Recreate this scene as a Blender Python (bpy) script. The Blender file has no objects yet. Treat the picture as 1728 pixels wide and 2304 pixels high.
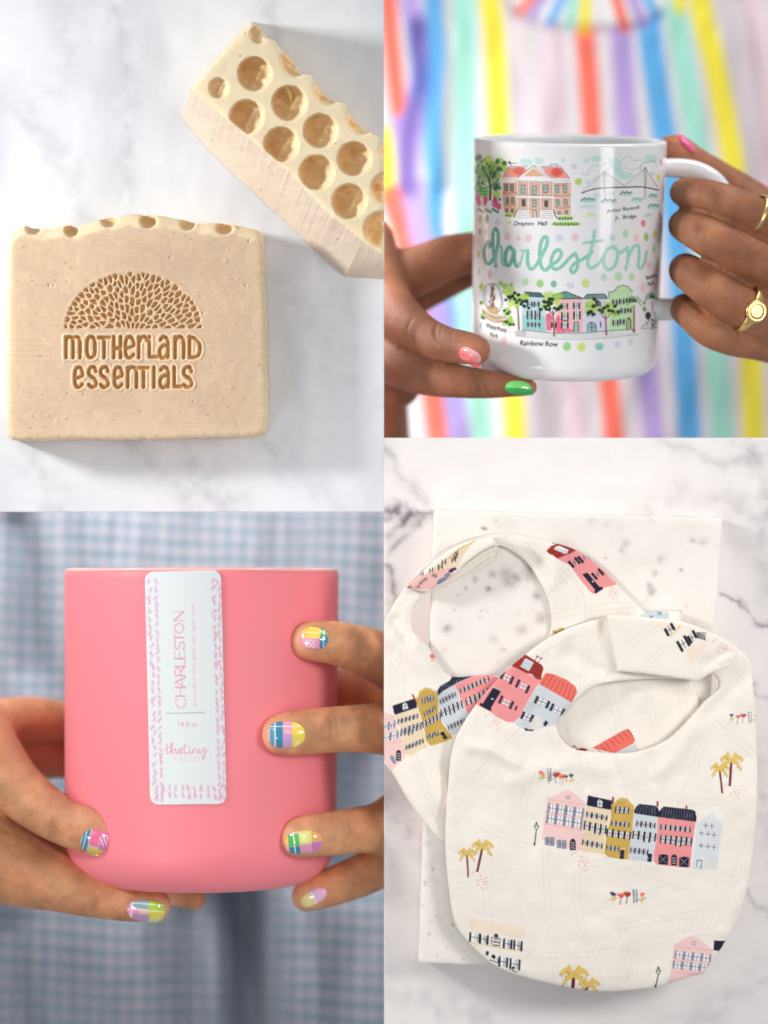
import bpy, bmesh, math, random
import numpy as np
from mathutils import Vector, Matrix
from mathutils.bvhtree import BVHTree
random.seed(7)
RNG = np.random.default_rng(11)
scene = bpy.context.scene
COL = scene.collection

# ------------------------------------------------------------------ camera
# one unit is about two centimetres; the camera looks straight down on four table-top sets
D = 60.0
cam_d = bpy.data.cameras.new("camera")
cam = bpy.data.objects.new("camera", cam_d); COL.objects.link(cam)
cam.location = (0, 0, D)
cam_d.sensor_fit = 'VERTICAL'; cam_d.sensor_height = 36; cam_d.sensor_width = 27
cam_d.lens = 36 * D / 23.04
cam_d.clip_end = 400
cam_d.dof.use_dof = True
cam_d.dof.focus_distance = D + 0.4
APERTURE = 1.75
cam_d.dof.aperture_fstop = cam_d.lens / 1000.0 / APERTURE
scene.camera = cam

# ------------------------------------------------------------------ world, lamps, exposure
world = bpy.data.worlds.new("World"); scene.world = world; world.use_nodes = True
bg = world.node_tree.nodes["Background"]
bg.inputs[0].default_value = (0.92, 0.96, 1.0, 1); bg.inputs[1].default_value = 0.37
scene.view_settings.view_transform = 'Standard'; scene.view_settings.look = 'None'
scene.view_settings.exposure = 0.0; scene.view_settings.gamma = 1
scene.render.engine = 'CYCLES'
scene.cycles.use_denoising = True
scene.cycles.max_bounces = 6

def softbox(name, loc, target, size, watts, color=(1, 1, 1), size_y=None, spread=180):
    l = bpy.data.lights.new(name, 'AREA'); l.energy = watts; l.color = color
    l.spread = math.radians(spread); l.shape = 'RECTANGLE'; l.size = size; l.size_y = size_y or size
    o = bpy.data.objects.new(name, l); COL.objects.link(o); o.location = loc
    o.rotation_euler = (Vector(target) - Vector(loc)).to_track_quat('-Z', 'Y').to_euler()
    return o
# key light high on the upper left, big fill softbox by the camera, bib light at the right, unseen lamps added to brighten candle and shirts
softbox("key_softbox", (-31, 12, 14), (-4.0, 5.5, 0), 5, 2050, (1.0, 0.98, 0.95), spread=80)
softbox("fill_softbox", (8, 20, 62), (2, 0, 0), 26, 2300, (1.0, 0.97, 0.95))
softbox("bib_softbox", (24, 2, 21), (4, -7, 0), 9, 960, (1.0, 0.965, 0.94), spread=80)
softbox("candle_softbox", (-13, -13, 17), (-4.5, -6, -1), 6, 210, (1.0, 0.97, 0.94), spread=70)
softbox("striped_shirt_softbox", (13, 22, 0), (5, 4, -12), 10, 1800, (1.0, 0.97, 0.93))
softbox("checked_shirt_softbox", (-5, 8, -4), (-5, -2, -14), 9, 2300, (1.0, .99, .97), 5)

# ------------------------------------------------------------------ picture units -> place
def P(px, py, z):
    k = (D - z) / D
    return ((px - 864) / 100 * k, (1152 - py) / 100 * k, z)
def Pn(px, py, z):
    k = (D - z) / D
    return np.stack([(px - 864) / 100 * k, (1152 - py) / 100 * k, z], -1)
def unP(co):
    k = D / (D - co[:, 2])
    return 864 + 100 * co[:, 0] * k, 1152 - 100 * co[:, 1] * k

def catmull(pts, n=8, closed=False):
    p = np.array(pts, float); N = len(p); out = []
    segs = N if closed else N - 1
    for i in range(segs):
        if closed: a, b, c, d = p[(i-1) % N], p[i], p[(i+1) % N], p[(i+2) % N]
        else: a, b, c, d = p[max(i-1, 0)], p[i], p[i+1], p[min(i+2, N-1)]
        for k in range(n):
            t = k / n
            out.append(0.5*((2*b) + (c-a)*t + (2*a-5*b+4*c-d)*t*t + (3*b-a-3*c+d)*t**3))
    if not closed: out.append(p[-1])
    return np.array(out)

def s2l(c):
    c = np.asarray(c, float)
    return np.where(c <= 0.04045, c/12.92, ((c+0.055)/1.055)**2.4)

def sdf(x, y, polys):
    """signed distance (inside positive) and nearest outline point; polys: list of Nx2, even-odd"""
    x = np.asarray(x, float).ravel(); y = np.asarray(y, float).ravel()
    best = np.full(x.shape, 1e9); bx = np.zeros_like(x); by = np.zeros_like(y)
    ins = np.zeros(x.shape, bool)
    for poly in polys:
        q = np.asarray(poly, float); r = np.roll(q, -1, 0)
        for (x0, y0), (x1, y1) in zip(q, r):
            dx, dy = x1-x0, y1-y0; L = dx*dx+dy*dy
            if L < 1e-12: continue
            t = np.clip(((x-x0)*dx+(y-y0)*dy)/L, 0, 1)
            cx = x0+t*dx; cy = y0+t*dy
            d = (x-cx)**2+(y-cy)**2
            m = d < best
            best = np.where(m, d, best); bx = np.where(m, cx, bx); by = np.where(m, cy, by)
            if dy != 0:
                c = ((y0 > y) != (y1 > y)) & (x < (x1-x0)*(y-y0)/dy + x0)
                ins ^= c
    dd = np.sqrt(best)
    return np.where(ins, dd, -dd), bx, by

_noise_cache = {}
def vnoise(x, y, seed=0):
    if seed not in _noise_cache: _noise_cache[seed] = np.random.default_rng(1000+seed).random((256, 256))
    g = _noise_cache[seed]
    xi = np.floor(x).astype(int); yi = np.floor(y).astype(int)
    fx = x-xi; fy = y-yi; fx = fx*fx*(3-2*fx); fy = fy*fy*(3-2*fy)
    a = g[xi & 255, yi & 255]; b = g[(xi+1) & 255, yi & 255]
    c = g[xi & 255, (yi+1) & 255]; d = g[(xi+1) & 255, (yi+1) & 255]
    return (a*(1-fx)+b*fx)*(1-fy)+(c*(1-fx)+d*fx)*fy
def fbm(x, y, seed=0, octv=4):
    s = 0; a = 0.5; t = 0
    for o in range(octv):
        s = s + a*vnoise(x*2**o+7.3*o, y*2**o+3.1*o, seed+o); t += a; a *= 0.5
    return s/t

# ------------------------------------------------------------------ print painter (albedo of printed surfaces only)
class Canvas:
    def __init__(s, x0, y0, x1, y1, base):
        s.x0, s.y0 = x0, y0; s.w, s.h = int(x1-x0), int(y1-y0)
        s.a = np.zeros((s.h, s.w, 3)); s.a[:] = np.array(base)/255.0
        s.view(0, 0, 1)
    def view(s, ox, oy, k): s.ox, s.oy, s.k = ox, oy, k
    def T(s, pts):
        p = np.array(pts, float)[:, :2]
        return np.stack([s.ox+s.k*p[:, 0]-s.x0, s.oy+s.k*p[:, 1]-s.y0], 1)
    def _box(s, q, m):
        x0 = max(0, int(np.floor(q[:, 0].min()-m))); x1 = min(s.w, int(np.ceil(q[:, 0].max()+m))+1)
        y0 = max(0, int(np.floor(q[:, 1].min()-m))); y1 = min(s.h, int(np.ceil(q[:, 1].max()+m))+1)
        return (x0, x1, y0, y1) if x1 > x0 and y1 > y0 else None
    def blend(s, b, cov, col, alpha):
        x0, x1, y0, y1 = b; c = np.array(col)/255.0; m = (cov*alpha)[..., None]
        s.a[y0:y1, x0:x1] = s.a[y0:y1, x0:x1]*(1-m)+c*m
    def cover(s, q, b, n=3):
        x0, x1, y0, y1 = b; cov = np.zeros((y1-y0, x1-x0))
        for i in range(n):
            for j in range(n):
                X, Y = np.meshgrid(np.arange(x0, x1)+(i+.5)/n-.5, np.arange(y0, y1)+(j+.5)/n-.5)
                ins = np.zeros(X.shape, bool); r = np.roll(q, -1, 0)
                for (ax, ay), (bx, by) in zip(q, r):
                    if by == ay: continue
                    ins ^= ((ay > Y) != (by > Y)) & (X < (bx-ax)*(Y-ay)/(by-ay)+ax)
                cov += ins
        return cov/(n*n)
    def poly(s, pts, col, alpha=1, curve=False, n=3):
        if curve: pts = catmull(pts, 5, True)
        q = s.T(pts); b = s._box(q, 1)
        if b: s.blend(b, s.cover(q, b, n), col, alpha)
    def polys(s, plist, col, alpha=1):
        allq = [s.T(p) for p in plist]
        if not allq: return
        b = s._box(np.concatenate(allq), 1)
        if not b: return
        cov = np.zeros((b[3]-b[2], b[1]-b[0]))
        for q in allq:
            bb = s._box(q, 1)
            if bb: cov[bb[2]-b[2]:bb[3]-b[2], bb[0]-b[0]:bb[1]-b[0]] += s.cover(q, bb)
        s.blend(b, np.clip(cov, 0, 1), col, alpha)
    def wash(s, pts, col, alpha=.6, soft=2.0, grain=.35, curve=True):
        """water-colour patch: soft edge, uneven pigment"""
        if curve: pts = catmull(pts, 4, True)
        q = s.T(pts); b = s._box(q, soft+2)
        if not b: return
        X, Y = np.meshgrid(np.arange(b[0], b[1]), np.arange(b[2], b[3]))
        d, _, _ = sdf(X, Y, [q]); d = d.reshape(X.shape)
        cov = np.clip(d/soft+.5, 0, 1)*(1-grain*fbm(X/6.0, Y/6.0, 3, 3))
        s.blend(b, cov, col, alpha)
    def line(s, pts, w, col, alpha=1, curve=False, closed=False, w2=None, soft=.5):
        if curve: pts = catmull(pts, 7, closed)
        q = s.T(pts)
        if closed: q = np.concatenate([q, q[:1]])
        W = w*s.k/2; W2 = W if w2 is None else w2*s.k/2
        b = s._box(q, max(W, W2)+soft+1)
        if not b: return
        X, Y = np.meshgrid(np.arange(b[0], b[1]), np.arange(b[2], b[3])); cov = np.zeros(X.shape)
        n = max(1, len(q)-1)
        for i in range(len(q)-1):
            (ax, ay), (bx, by) = q[i], q[i+1]; dx, dy = bx-ax, by-ay; L = dx*dx+dy*dy
            if L < 1e-9: continue
            t = np.clip(((X-ax)*dx+(Y-ay)*dy)/L, 0, 1); d = np.hypot(X-ax-t*dx, Y-ay-t*dy)
            ww = W+(W2-W)*(i+t)/n
            amp = np.minimum(1, ww*2+.25)
            cov = np.maximum(cov, np.clip((ww+soft-d)/(2*soft), 0, 1)*amp)
        s.blend(b, cov, col, alpha)
    def blob(s, cx, cy, rx, ry, col, alpha=1, ang=0, soft=.25, grain=0):
        q = s.T([(cx, cy)])[0]; RX, RY = rx*s.k, ry*s.k; m = max(RX, RY)*1.3+2
        b = s._box(np.array([q-m, q+m]), 0)
        if not b: return
        X, Y = np.meshgrid(np.arange(b[0], b[1])-q[0], np.arange(b[2], b[3])-q[1])
        ca, sa = math.cos(ang), math.sin(ang)
        d = np.hypot((X*ca+Y*sa)/RX, (-X*sa+Y*ca)/RY)
        sf = max(soft, .6/max(.5, min(RX, RY)))
        cov = np.clip((1-d)/sf+.5, 0, 1)
        if grain: cov = cov*(1-grain*fbm((X+q[0])/5.0, (Y+q[1])/5.0, 5, 3))
        s.blend(b, cov, col, alpha)
    def text(s, body, x, y, size, col, ang=0, alpha=1, sx=1.0, shear=0.0, bold=0.0, spacing=1.0, fit=None):
        cu = bpy.data.curves.new("lettering", 'FONT'); cu.body = body; cu.size = 1.0; cu.shear = shear
        cu.offset = bold; cu.space_character = spacing; cu.resolution_u = 3
        o = bpy.data.objects.new("lettering", cu); COL.objects.link(o)
        dg = bpy.context.evaluated_depsgraph_get(); me = o.evaluated_get(dg).to_mesh()
        ca, sa = math.cos(ang), math.sin(ang); L = []
        if fit: sx = fit/(size*max(v.co.x for v in me.vertices))
        for p in me.polygons:
            L.append([(x+size*((me.vertices[v].co.x*sx)*ca+me.vertices[v].co.y*sa), y+size*((me.vertices[v].co.x*sx)*sa-me.vertices[v].co.y*ca)) for v in p.vertices])
        o.evaluated_get(dg).to_mesh_clear()
        bpy.data.objects.remove(o); bpy.data.curves.remove(cu)
        s.polys(L, col, alpha)
    def at(s, px, py):
        x = np.clip(px-s.x0, 0, s.w-1.001); y = np.clip(py-s.y0, 0, s.h-1.001)
        xi = x.astype(int); yi = y.astype(int); fx = (x-xi)[:, None]; fy = (y-yi)[:, None]
        a = s.a
        return (a[yi, xi]*(1-fx)+a[yi, xi+1]*fx)*(1-fy)+(a[yi+1, xi]*(1-fx)+a[yi+1, xi+1]*fx)*fy

# ------------------------------------------------------------------ materials
def material(name, color=(.8, .8, .8), attr=None, rough=.5, spec=.5, sss=0, radius=(.3, .15, .08), coat=0, coat_rough=.1,
             metal=0, bump=0, bscale=30, bdetail=6, rvar=0, mottle=0, mscale=8, transmission=0, sheen=0, weave=0, cells=0):
    m = bpy.data.materials.new(name); m.use_nodes = True; nt = m.node_tree; N = nt.nodes; L = nt.links
    b = N["Principled BSDF"]
    b.inputs["Base Color"].default_value = (*color, 1); b.inputs["Roughness"].default_value = rough
    b.inputs["Specular IOR Level"].default_value = spec; b.inputs["Metallic"].default_value = metal
    b.inputs["Subsurface Weight"].default_value = sss; b.inputs["Subsurface Radius"].default_value = radius
    b.inputs["Subsurface Scale"].default_value = 1.0
    b.inputs["Coat Weight"].default_value = coat; b.inputs["Coat Roughness"].default_value = coat_rough
    b.inputs["Transmission Weight"].default_value = transmission
    b.inputs["Sheen Weight"].default_value = sheen
    tc = N.new("ShaderNodeTexCoord"); src = None
    if attr:
        a = N.new("ShaderNodeAttribute"); a.attribute_name = attr; src = a.outputs["Color"]
    else:
        r = N.new("ShaderNodeRGB"); r.outputs[0].default_value = (*color, 1); src = r.outputs[0]
    if mottle:
        n = N.new("ShaderNodeTexNoise"); n.inputs["Scale"].default_value = mscale; n.inputs["Detail"].default_value = 5
        L.new(tc.outputs["Object"], n.inputs["Vector"])
        mr = N.new("ShaderNodeMapRange"); mr.inputs[1].default_value = .25; mr.inputs[2].default_value = .75
        mr.inputs[3].default_value = 1-mottle; mr.inputs[4].default_value = 1+mottle*.4
        L.new(n.outputs["Fac"], mr.inputs[0])
        mx = N.new("ShaderNodeVectorMath"); mx.operation = 'SCALE'
        L.new(src, mx.inputs[0]); L.new(mr.outputs[0], mx.inputs["Scale"]); src = mx.outputs[0]
    L.new(src, b.inputs["Base Color"])
    if bump:
        n = N.new("ShaderNodeTexNoise"); n.inputs["Scale"].default_value = bscale; n.inputs["Detail"].default_value = bdetail
        L.new(tc.outputs["Object"], n.inputs["Vector"])
        h = n.outputs["Fac"]
        if weave:
            w1 = N.new("ShaderNodeTexWave"); w1.inputs["Scale"].default_value = weave; w1.bands_direction = 'X'; w1.inputs["Distortion"].default_value = .6
            w2 = N.new("ShaderNodeTexWave"); w2.inputs["Scale"].default_value = weave; w2.bands_direction = 'Y'; w2.inputs["Distortion"].default_value = .6
            for w in (w1, w2): L.new(tc.outputs["Object"], w.inputs["Vector"])
            ad = N.new("ShaderNodeMath"); ad.operation = 'ADD'; L.new(w1.outputs["Fac"], ad.inputs[0]); L.new(w2.outputs["Fac"], ad.inputs[1])
            ad2 = N.new("ShaderNodeMath"); ad2.operation = 'ADD'; L.new(ad.outputs[0], ad2.inputs[0]); L.new(h, ad2.inputs[1]); h = ad2.outputs[0]
        bp = N.new("ShaderNodeBump"); bp.inputs["Strength"].default_value = bump; bp.inputs["Distance"].default_value = .05
        L.new(h, bp.inputs["Height"]); L.new(bp.outputs["Normal"], b.inputs["Normal"])
    if cells:
        vo = N.new("ShaderNodeTexVoronoi"); vo.feature = 'DISTANCE_TO_EDGE'; vo.inputs["Scale"].default_value = cells; L.new(tc.outputs["Object"], vo.inputs["Vector"])
        b2_ = N.new("ShaderNodeBump"); b2_.inputs["Strength"].default_value = .35; b2_.inputs["Distance"].default_value = .012
        L.new(vo.outputs["Distance"], b2_.inputs["Height"])
        if bump: L.new(bp.outputs["Normal"], b2_.inputs["Normal"])
        L.new(b2_.outputs["Normal"], b.inputs["Normal"])
    if rvar:
        n = N.new("ShaderNodeTexNoise"); n.inputs["Scale"].default_value = 5; L.new(tc.outputs["Object"], n.inputs["Vector"])
        mr = N.new("ShaderNodeMapRange"); mr.inputs[3].default_value = rough-rvar; mr.inputs[4].default_value = rough+rvar
        L.new(n.outputs["Fac"], mr.inputs[0]); L.new(mr.outputs[0], b.inputs["Roughness"])
    return m

def tag(o, label=None, cat=None, group=None, kind=None):
    if label: o["label"] = label
    if cat: o["category"] = cat
    if group: o["group"] = group
    if kind: o["kind"] = kind
    return o
def empty(name, loc):
    o = bpy.data.objects.new(name, None); COL.objects.link(o); o.location = loc; o.empty_display_size = .3
    return o
def link_mesh(name, verts, faces, mat, parent=None, colors=None, smooth=True):
    me = bpy.data.meshes.new(name)
    me.from_pydata([], [], []) if False else None
    v = np.asarray(verts, float)
    if isinstance(faces, np.ndarray) and faces.ndim == 2:
        n = faces.shape[1]; me.vertices.add(len(v)); me.vertices.foreach_set("co", v.ravel())
        me.loops.add(faces.size); me.loops.foreach_set("vertex_index", faces.ravel().astype(np.int32))
        me.polygons.add(len(faces)); me.polygons.foreach_set("loop_start", np.arange(0, faces.size, n, dtype=np.int32))
        me.update(calc_edges=True)
    else:
        me.from_pydata([tuple(p) for p in v], [], [tuple(int(i) for i in f) for f in faces]); me.update()
    me.validate()
    if smooth: me.polygons.foreach_set("use_smooth", np.ones(len(me.polygons), bool))
    if colors is not None:
        at = me.color_attributes.new("print", 'FLOAT_COLOR', 'POINT')
        c = np.ones((len(v), 4)); c[:, :3] = colors; at.data.foreach_set("color", c.ravel())
    me.materials.append(mat)
    o = bpy.data.objects.new(name, me); COL.objects.link(o)
    if parent is not None:
        o.parent = parent; o.matrix_parent_inverse = Matrix.Translation(parent.location).inverted()
    return o
def bvh_of(*objs):
    V = []; F = []; k = 0
    for o in objs:
        me = o.data; V += [tuple(o.matrix_world @ v.co) if False else tuple(v.co) for v in me.vertices]
        F += [tuple(i+k for i in p.vertices) for p in me.polygons]; k = len(V)
    return BVHTree.FromPolygons(V, F)
def hit_z(tree, px, py, default=-3.0):
    out = np.full(len(px), float(default))
    o = Vector((0, 0, D))
    for i in range(len(px)):
        d = (Vector(P(px[i], py[i], 0)) - o).normalized()
        h = tree.ray_cast(o, d)
        if h[0] is not None: out[i] = h[0].z
    return out

def relief(name, polys, step, zfun, zbase, mat, parent=None, colfun=None, skirt_off=None, skirt_rows=1, edge_round=0, smooth=True, under=0.0):
    """thick body whose top follows zfun(px,py,sd) inside the outline and whose sides fall to zbase"""
    polys = [np.asarray(p, float) for p in polys]
    allp = np.concatenate(polys); x0, y0 = allp.min(0)-step; x1, y1 = allp.max(0)+step
    nx = int((x1-x0)/step)+2; ny = int((y1-y0)/step)+2
    gx, gy = np.meshgrid(x0+np.arange(nx)*step, y0+np.arange(ny)*step)
    d, bx, by = sdf(gx, gy, polys)
    X = gx.ravel().copy(); Y = gy.ravel().copy()
    snap = np.abs(d) <= .5*step; X[snap] = bx[snap]; Y[snap] = by[snap]; ok = d > -.5*step
    d = np.where(snap, 0, d)
    idx = np.arange(nx*ny).reshape(ny, nx); okg = ok.reshape(ny, nx)
    q = np.stack([idx[:-1, :-1], idx[1:, :-1], idx[1:, 1:], idx[:-1, 1:]], -1).reshape(-1, 4)
    q = q[ok[q].all(1)]
    sn = snap[q].all(1)   # drop cells collapsed on the outline
    cxm = X[q].mean(1); cym = Y[q].mean(1)
    if sn.any():
        dd, _, _ = sdf(cxm[sn], cym[sn], polys); kill = np.zeros(len(q), bool); kill[np.where(sn)[0]] = dd < .05*step; q = q[~kill]
    used = np.unique(q); mp = -np.ones(nx*ny, int); mp[used] = np.arange(len(used)); q = mp[q]
    X = X[used]; Y = Y[used]; d = d[used]
    Z = zfun(X, Y, d); V = Pn(X, Y, Z)
    C = colfun(X, Y, d) if colfun else None
    # boundary loop edges
    e = np.concatenate([q[:, [0, 1]], q[:, [1, 2]], q[:, [2, 3]], q[:, [3, 0]]])
    key = np.sort(e, 1); k = key[:, 0].astype(np.int64)*len(V)+key[:, 1]
    _, inv, cnt = np.unique(k, return_inverse=True, return_counts=True)
    be = e[cnt[inv] == 1]
    bv = np.unique(be); rows = []; prev = bv.copy(); n0 = len(V); faces = [q]; prevmap = np.arange(len(V))
    Vs = [V]; Cs = [C] if C is not None else None; base = n0
    for r in range(1, skirt_rows+1):
        t = r/skirt_rows
        bxy = V[bv].copy()
        if skirt_off is not None:
            ox, oy = skirt_off(X[bv], Y[bv], t); zz = V[bv][:, 2]*(1-t)+zbase*t
            bxy = Pn(X[bv]+ox, Y[bv]+oy, zz)
        else:
            bxy[:, 2] = V[bv][:, 2]*(1-t)+zbase*t
        cur = -np.ones(len(V), int); cur[bv] = base+np.arange(len(bv))
        faces.append(np.stack([be[:, 1] if r == 1 else prevmap[be[:, 1]], be[:, 0] if r == 1 else prevmap[be[:, 0]], cur[be[:, 0]], cur[be[:, 1]]], -1))
        Vs.append(bxy); base += len(bv); prevmap = cur
        if Cs: Cs.append(C[bv])
    V2 = np.concatenate(Vs); F = np.concatenate(faces); C2 = np.concatenate(Cs) if Cs else None
    return link_mesh(name, V2, F, mat, parent, C2, smooth)

def tube(rings, n=24, caps=True):
    """rings: list of (x,y,z,r_side,r_depth) in world units -> verts, faces; side radius lies in the picture plane"""
    R = np.array(rings, float); V = []; F = []
    pts = R[:, :3]; tang = np.gradient(pts, axis=0)
    up = np.array([0, 0, 1.0])
    for i in range(len(R)):
        t = tang[i]/(np.linalg.norm(tang[i])+1e-9)
        s = np.cross(t, up)
        if np.linalg.norm(s) < .25 and i > 0: s = ps
        s = s/np.linalg.norm(s)
        if i > 0 and np.dot(s, ps) < 0: s = -s
        ps = s; u = np.cross(s, t); u /= np.linalg.norm(u)
        for k in range(n):
            a = 2*math.pi*k/n
            V.append(pts[i]+s*math.cos(a)*R[i, 3]+u*math.sin(a)*R[i, 4])
    for i in range(len(R)-1):
        for k in range(n):
            F.append((i*n+k, i*n+(k+1) % n, (i+1)*n+(k+1) % n, (i+1)*n+k))
    F.append(tuple(range(n))[::-1]); F.append(tuple((len(R)-1)*n+k for k in range(n)))
    return V, F
def finger_rings(ctrl, seg=8, blunt=0.9):
    """ctrl (px,py,z,r_px[,depth ratio]) ; rounded ends"""
    c = [tuple(p)+(1.0,) if len(p) == 4 else tuple(p) for p in ctrl]
    w = []
    for (px, py, z, r, fl) in c:
        X, Y, Z = P(px, py, z); w.append((X, Y, Z, r/100*(D-z)/D, r/100*(D-z)/D*fl))
    s = catmull(w, seg)
    def cap(a, b):   # a end ring, b its neighbour
        out = []; dirv = a[:3]-b[:3]; dirv /= np.linalg.norm(dirv)+1e-9
        for k in range(1, 8):
            th = k/7*math.pi/2*.985
            q = a.copy(); q[:3] = a[:3]+dirv*math.sin(th)*a[3]*blunt; f = max(.03, math.cos(th))
            q[3] = a[3]*f; q[4] = a[4]*f; out.append(q)
        return out
    st = cap(s[0], s[1])[::-1]; en = cap(s[-1], s[-2])
    return np.array(st+list(s)+en)

def body_mesh(name, chains, mat, parent, colfun=None, voxel=.055, smooth=6, creases=(), bumps=()):
    V = []; F = []
    for ch in chains:
        v, f = tube(finger_rings(ch)); k = len(V); V += v; F += [tuple(i+k for i in q) for q in f]
    me = bpy.data.meshes.new("tmp"); me.from_pydata([tuple(p) for p in V], [], F)
    bm = bmesh.new(); bm.from_mesh(me); bmesh.ops.recalc_face_normals(bm, faces=bm.faces); bm.to_mesh(me); bm.free()
    o = bpy.data.objects.new("tmp", me); COL.objects.link(o)
    r = o.modifiers.new("r", 'REMESH'); r.mode = 'VOXEL'; r.voxel_size = voxel; r.adaptivity = 0
    s = o.modifiers.new("s", 'SMOOTH'); s.factor = .5; s.iterations = smooth
    dg = bpy.context.evaluated_depsgraph_get(); ev = o.evaluated_get(dg); m2 = ev.to_mesh()
    co = np.zeros(len(m2.vertices)*3); m2.vertices.foreach_get("co", co); co = co.reshape(-1, 3)
    no = np.zeros(len(m2.vertices)*3); m2.vertices.foreach_get("normal", no); no = no.reshape(-1, 3)
    faces = [tuple(p.vertices) for p in m2.polygons]
    ev.to_mesh_clear(); bpy.data.objects.remove(o)
    px, py = unP(co); disp = np.zeros(len(co)); front = np.clip(no[:, 2]*1.6, 0, 1)
    for pts, w, dep in creases:
        c = catmull(pts, 6); dd = np.full(len(co), 1e9)
        for a, b in zip(c[:-1], c[1:]):
            dx, dy = b-a; L = dx*dx+dy*dy+1e-9; t = np.clip(((px-a[0])*dx+(py-a[1])*dy)/L, 0, 1)
            dd = np.minimum(dd, np.hypot(px-a[0]-t*dx, py-a[1]-t*dy))
        disp -= dep*np.exp(-(dd/w)**2)*front
    for (bx, by, rx, ry, amp) in bumps:
        disp += amp*np.exp(-((px-bx)/rx)**2-((py-by)/ry)**2)*front
    disp += .004*(fbm(px/9, py/9, 21, 3)-.5)*front
    co = co+no*disp[:, None]
    C = colfun(px, py, no) if colfun else None
    F2 = np.array(faces) if all(len(f) == 4 for f in faces) else faces
    return link_mesh(name, co, F2, mat, parent, C)
# ================================================================== SET 1: soap on grey-white marble
ZM = -1.25
def marble_col(base, veins, seed, cloud, cloudcol, stretch=(1, 1), specks=()):
    def f(px, py, d):
        n = fbm(px/170*stretch[0], py/170*stretch[1], seed, 5); n2 = fbm(px/45, py/45, seed+9, 4)
        wx = (fbm(px/38, py/38, seed+20, 4)-.5)*46; wy = (fbm(px/38+9, py/38+4, seed+30, 4)-.5)*46
        c = np.ones((len(px), 3))*np.array(base)/255
        t = np.clip((n-.45)*3, 0, 1)[:, None]*cloud; c = c*(1-t)+np.array(cloudcol)/255*t
        c *= (1+.035*(n2-.5))[:, None]
        for pts, w, a, col in veins:
            q = catmull(pts, 5); m = (px > q[:, 0].min()-3*w-50) & (px < q[:, 0].max()+3*w+50) & (py > q[:, 1].min()-3*w-50) & (py < q[:, 1].max()+3*w+50)
            X = (px+wx)[m]; Y = (py+wy)[m]; dd = np.full(X.shape, 1e9)
            for p, r in zip(q[:-1], q[1:]):
                dx, dy = r-p; L = dx*dx+dy*dy+1e-9; s = np.clip(((X-p[0])*dx+(Y-p[1])*dy)/L, 0, 1)
                dd = np.minimum(dd, np.hypot(X-p[0]-s*dx, Y-p[1]-s*dy))
            k = a*np.exp(-(dd/w)**1.3)*(.25+1.1*np.clip(fbm(px[m]/26, py[m]/26, seed+40, 4)*1.6-.35, 0, 1))
            k = np.clip(k, 0, .95)[:, None]; c[m] = c[m]*(1-k)+np.array(col)/255*k
        for (sx, sy, r, a, col) in specks:
            m = (np.abs(px-sx) < 4*r+12) & (np.abs(py-sy) < 4*r+12)
            dd = np.hypot(px[m]+wx[m]*.35-sx, py[m]+wy[m]*.35-sy); k = a*np.exp(-(dd/r)**2)*(.35+fbm(px[m]/5, py[m]/5, seed+50, 3))
            k = np.clip(k, 0, .9)[:, None]; c[m] = c[m]*(1-k)+np.array(col)/255*k
        return s2l(np.clip(c, 0, 1))
    return f
M_marble = material("polished_marble", attr="print", rough=.42, spec=.3, sss=.05, radius=(.2, .2, .2), bump=.04, bscale=9)
flat = lambda z: (lambda x, y, d: np.full(len(x), z))
rs = random.Random(3)
gv = (196, 199, 207)
soap_veins = [([(250, -20), (262, 80), (285, 210), (290, 420), (300, 560)], 26, 0.57, gv), ([(600, -20), (615, 60), (610, 160)], 20, 0.53, gv),
              ([(40, 240), (110, 320), (190, 470), (240, 560)], 34, 0.47, gv), ([(60, 620), (20, 820), (60, 1000), (140, 1140)], 40, 0.53, gv),
              ([(300, 1000), (360, 1060), (520, 1130)], 40, 0.57, gv), ([(620, 640), (720, 760), (840, 900)], 60, .25, (188, 190, 196)),
              ([(180, -20), (150, 90), (130, 200)], 30, 0.38, gv), ([(690, 560), (800, 690), (864, 720)], 40, .2, gv),
              ([(420, 1010), (440, 1060), (500, 1152)], 26, 0.47, gv), ([(600, 1000), (640, 1050), (760, 1130)], 30, 0.47, gv)]
soap_chips = [(288, 62, 3, .5, (250, 250, 252)), (297, 95, 3, .4, (250, 250, 252)), (296, 200, 3, .5, (252, 252, 252)), (210, 430, 2, .5, (250, 250, 252))]
soap_top = relief("marble_counter", [[(-160, -160), (864, -160), (864, 1152), (-160, 1152)]], 3.5,
    lambda x, y, d: ZM+.012*(fbm(x/60, y/90, 77, 3)-.5), ZM-.22, M_marble,
    colfun=marble_col((236, 238, 243), soap_veins, 5, .6, (208, 211, 219), (1.6, .6), soap_chips))
tag(soap_top, kind="structure")

M_soap = material("handmade_soap", attr="print", rough=.55, spec=.35, sss=.35, radius=(.22, .12, .05), bump=.12, bscale=7, bdetail=8, rvar=.08)

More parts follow.
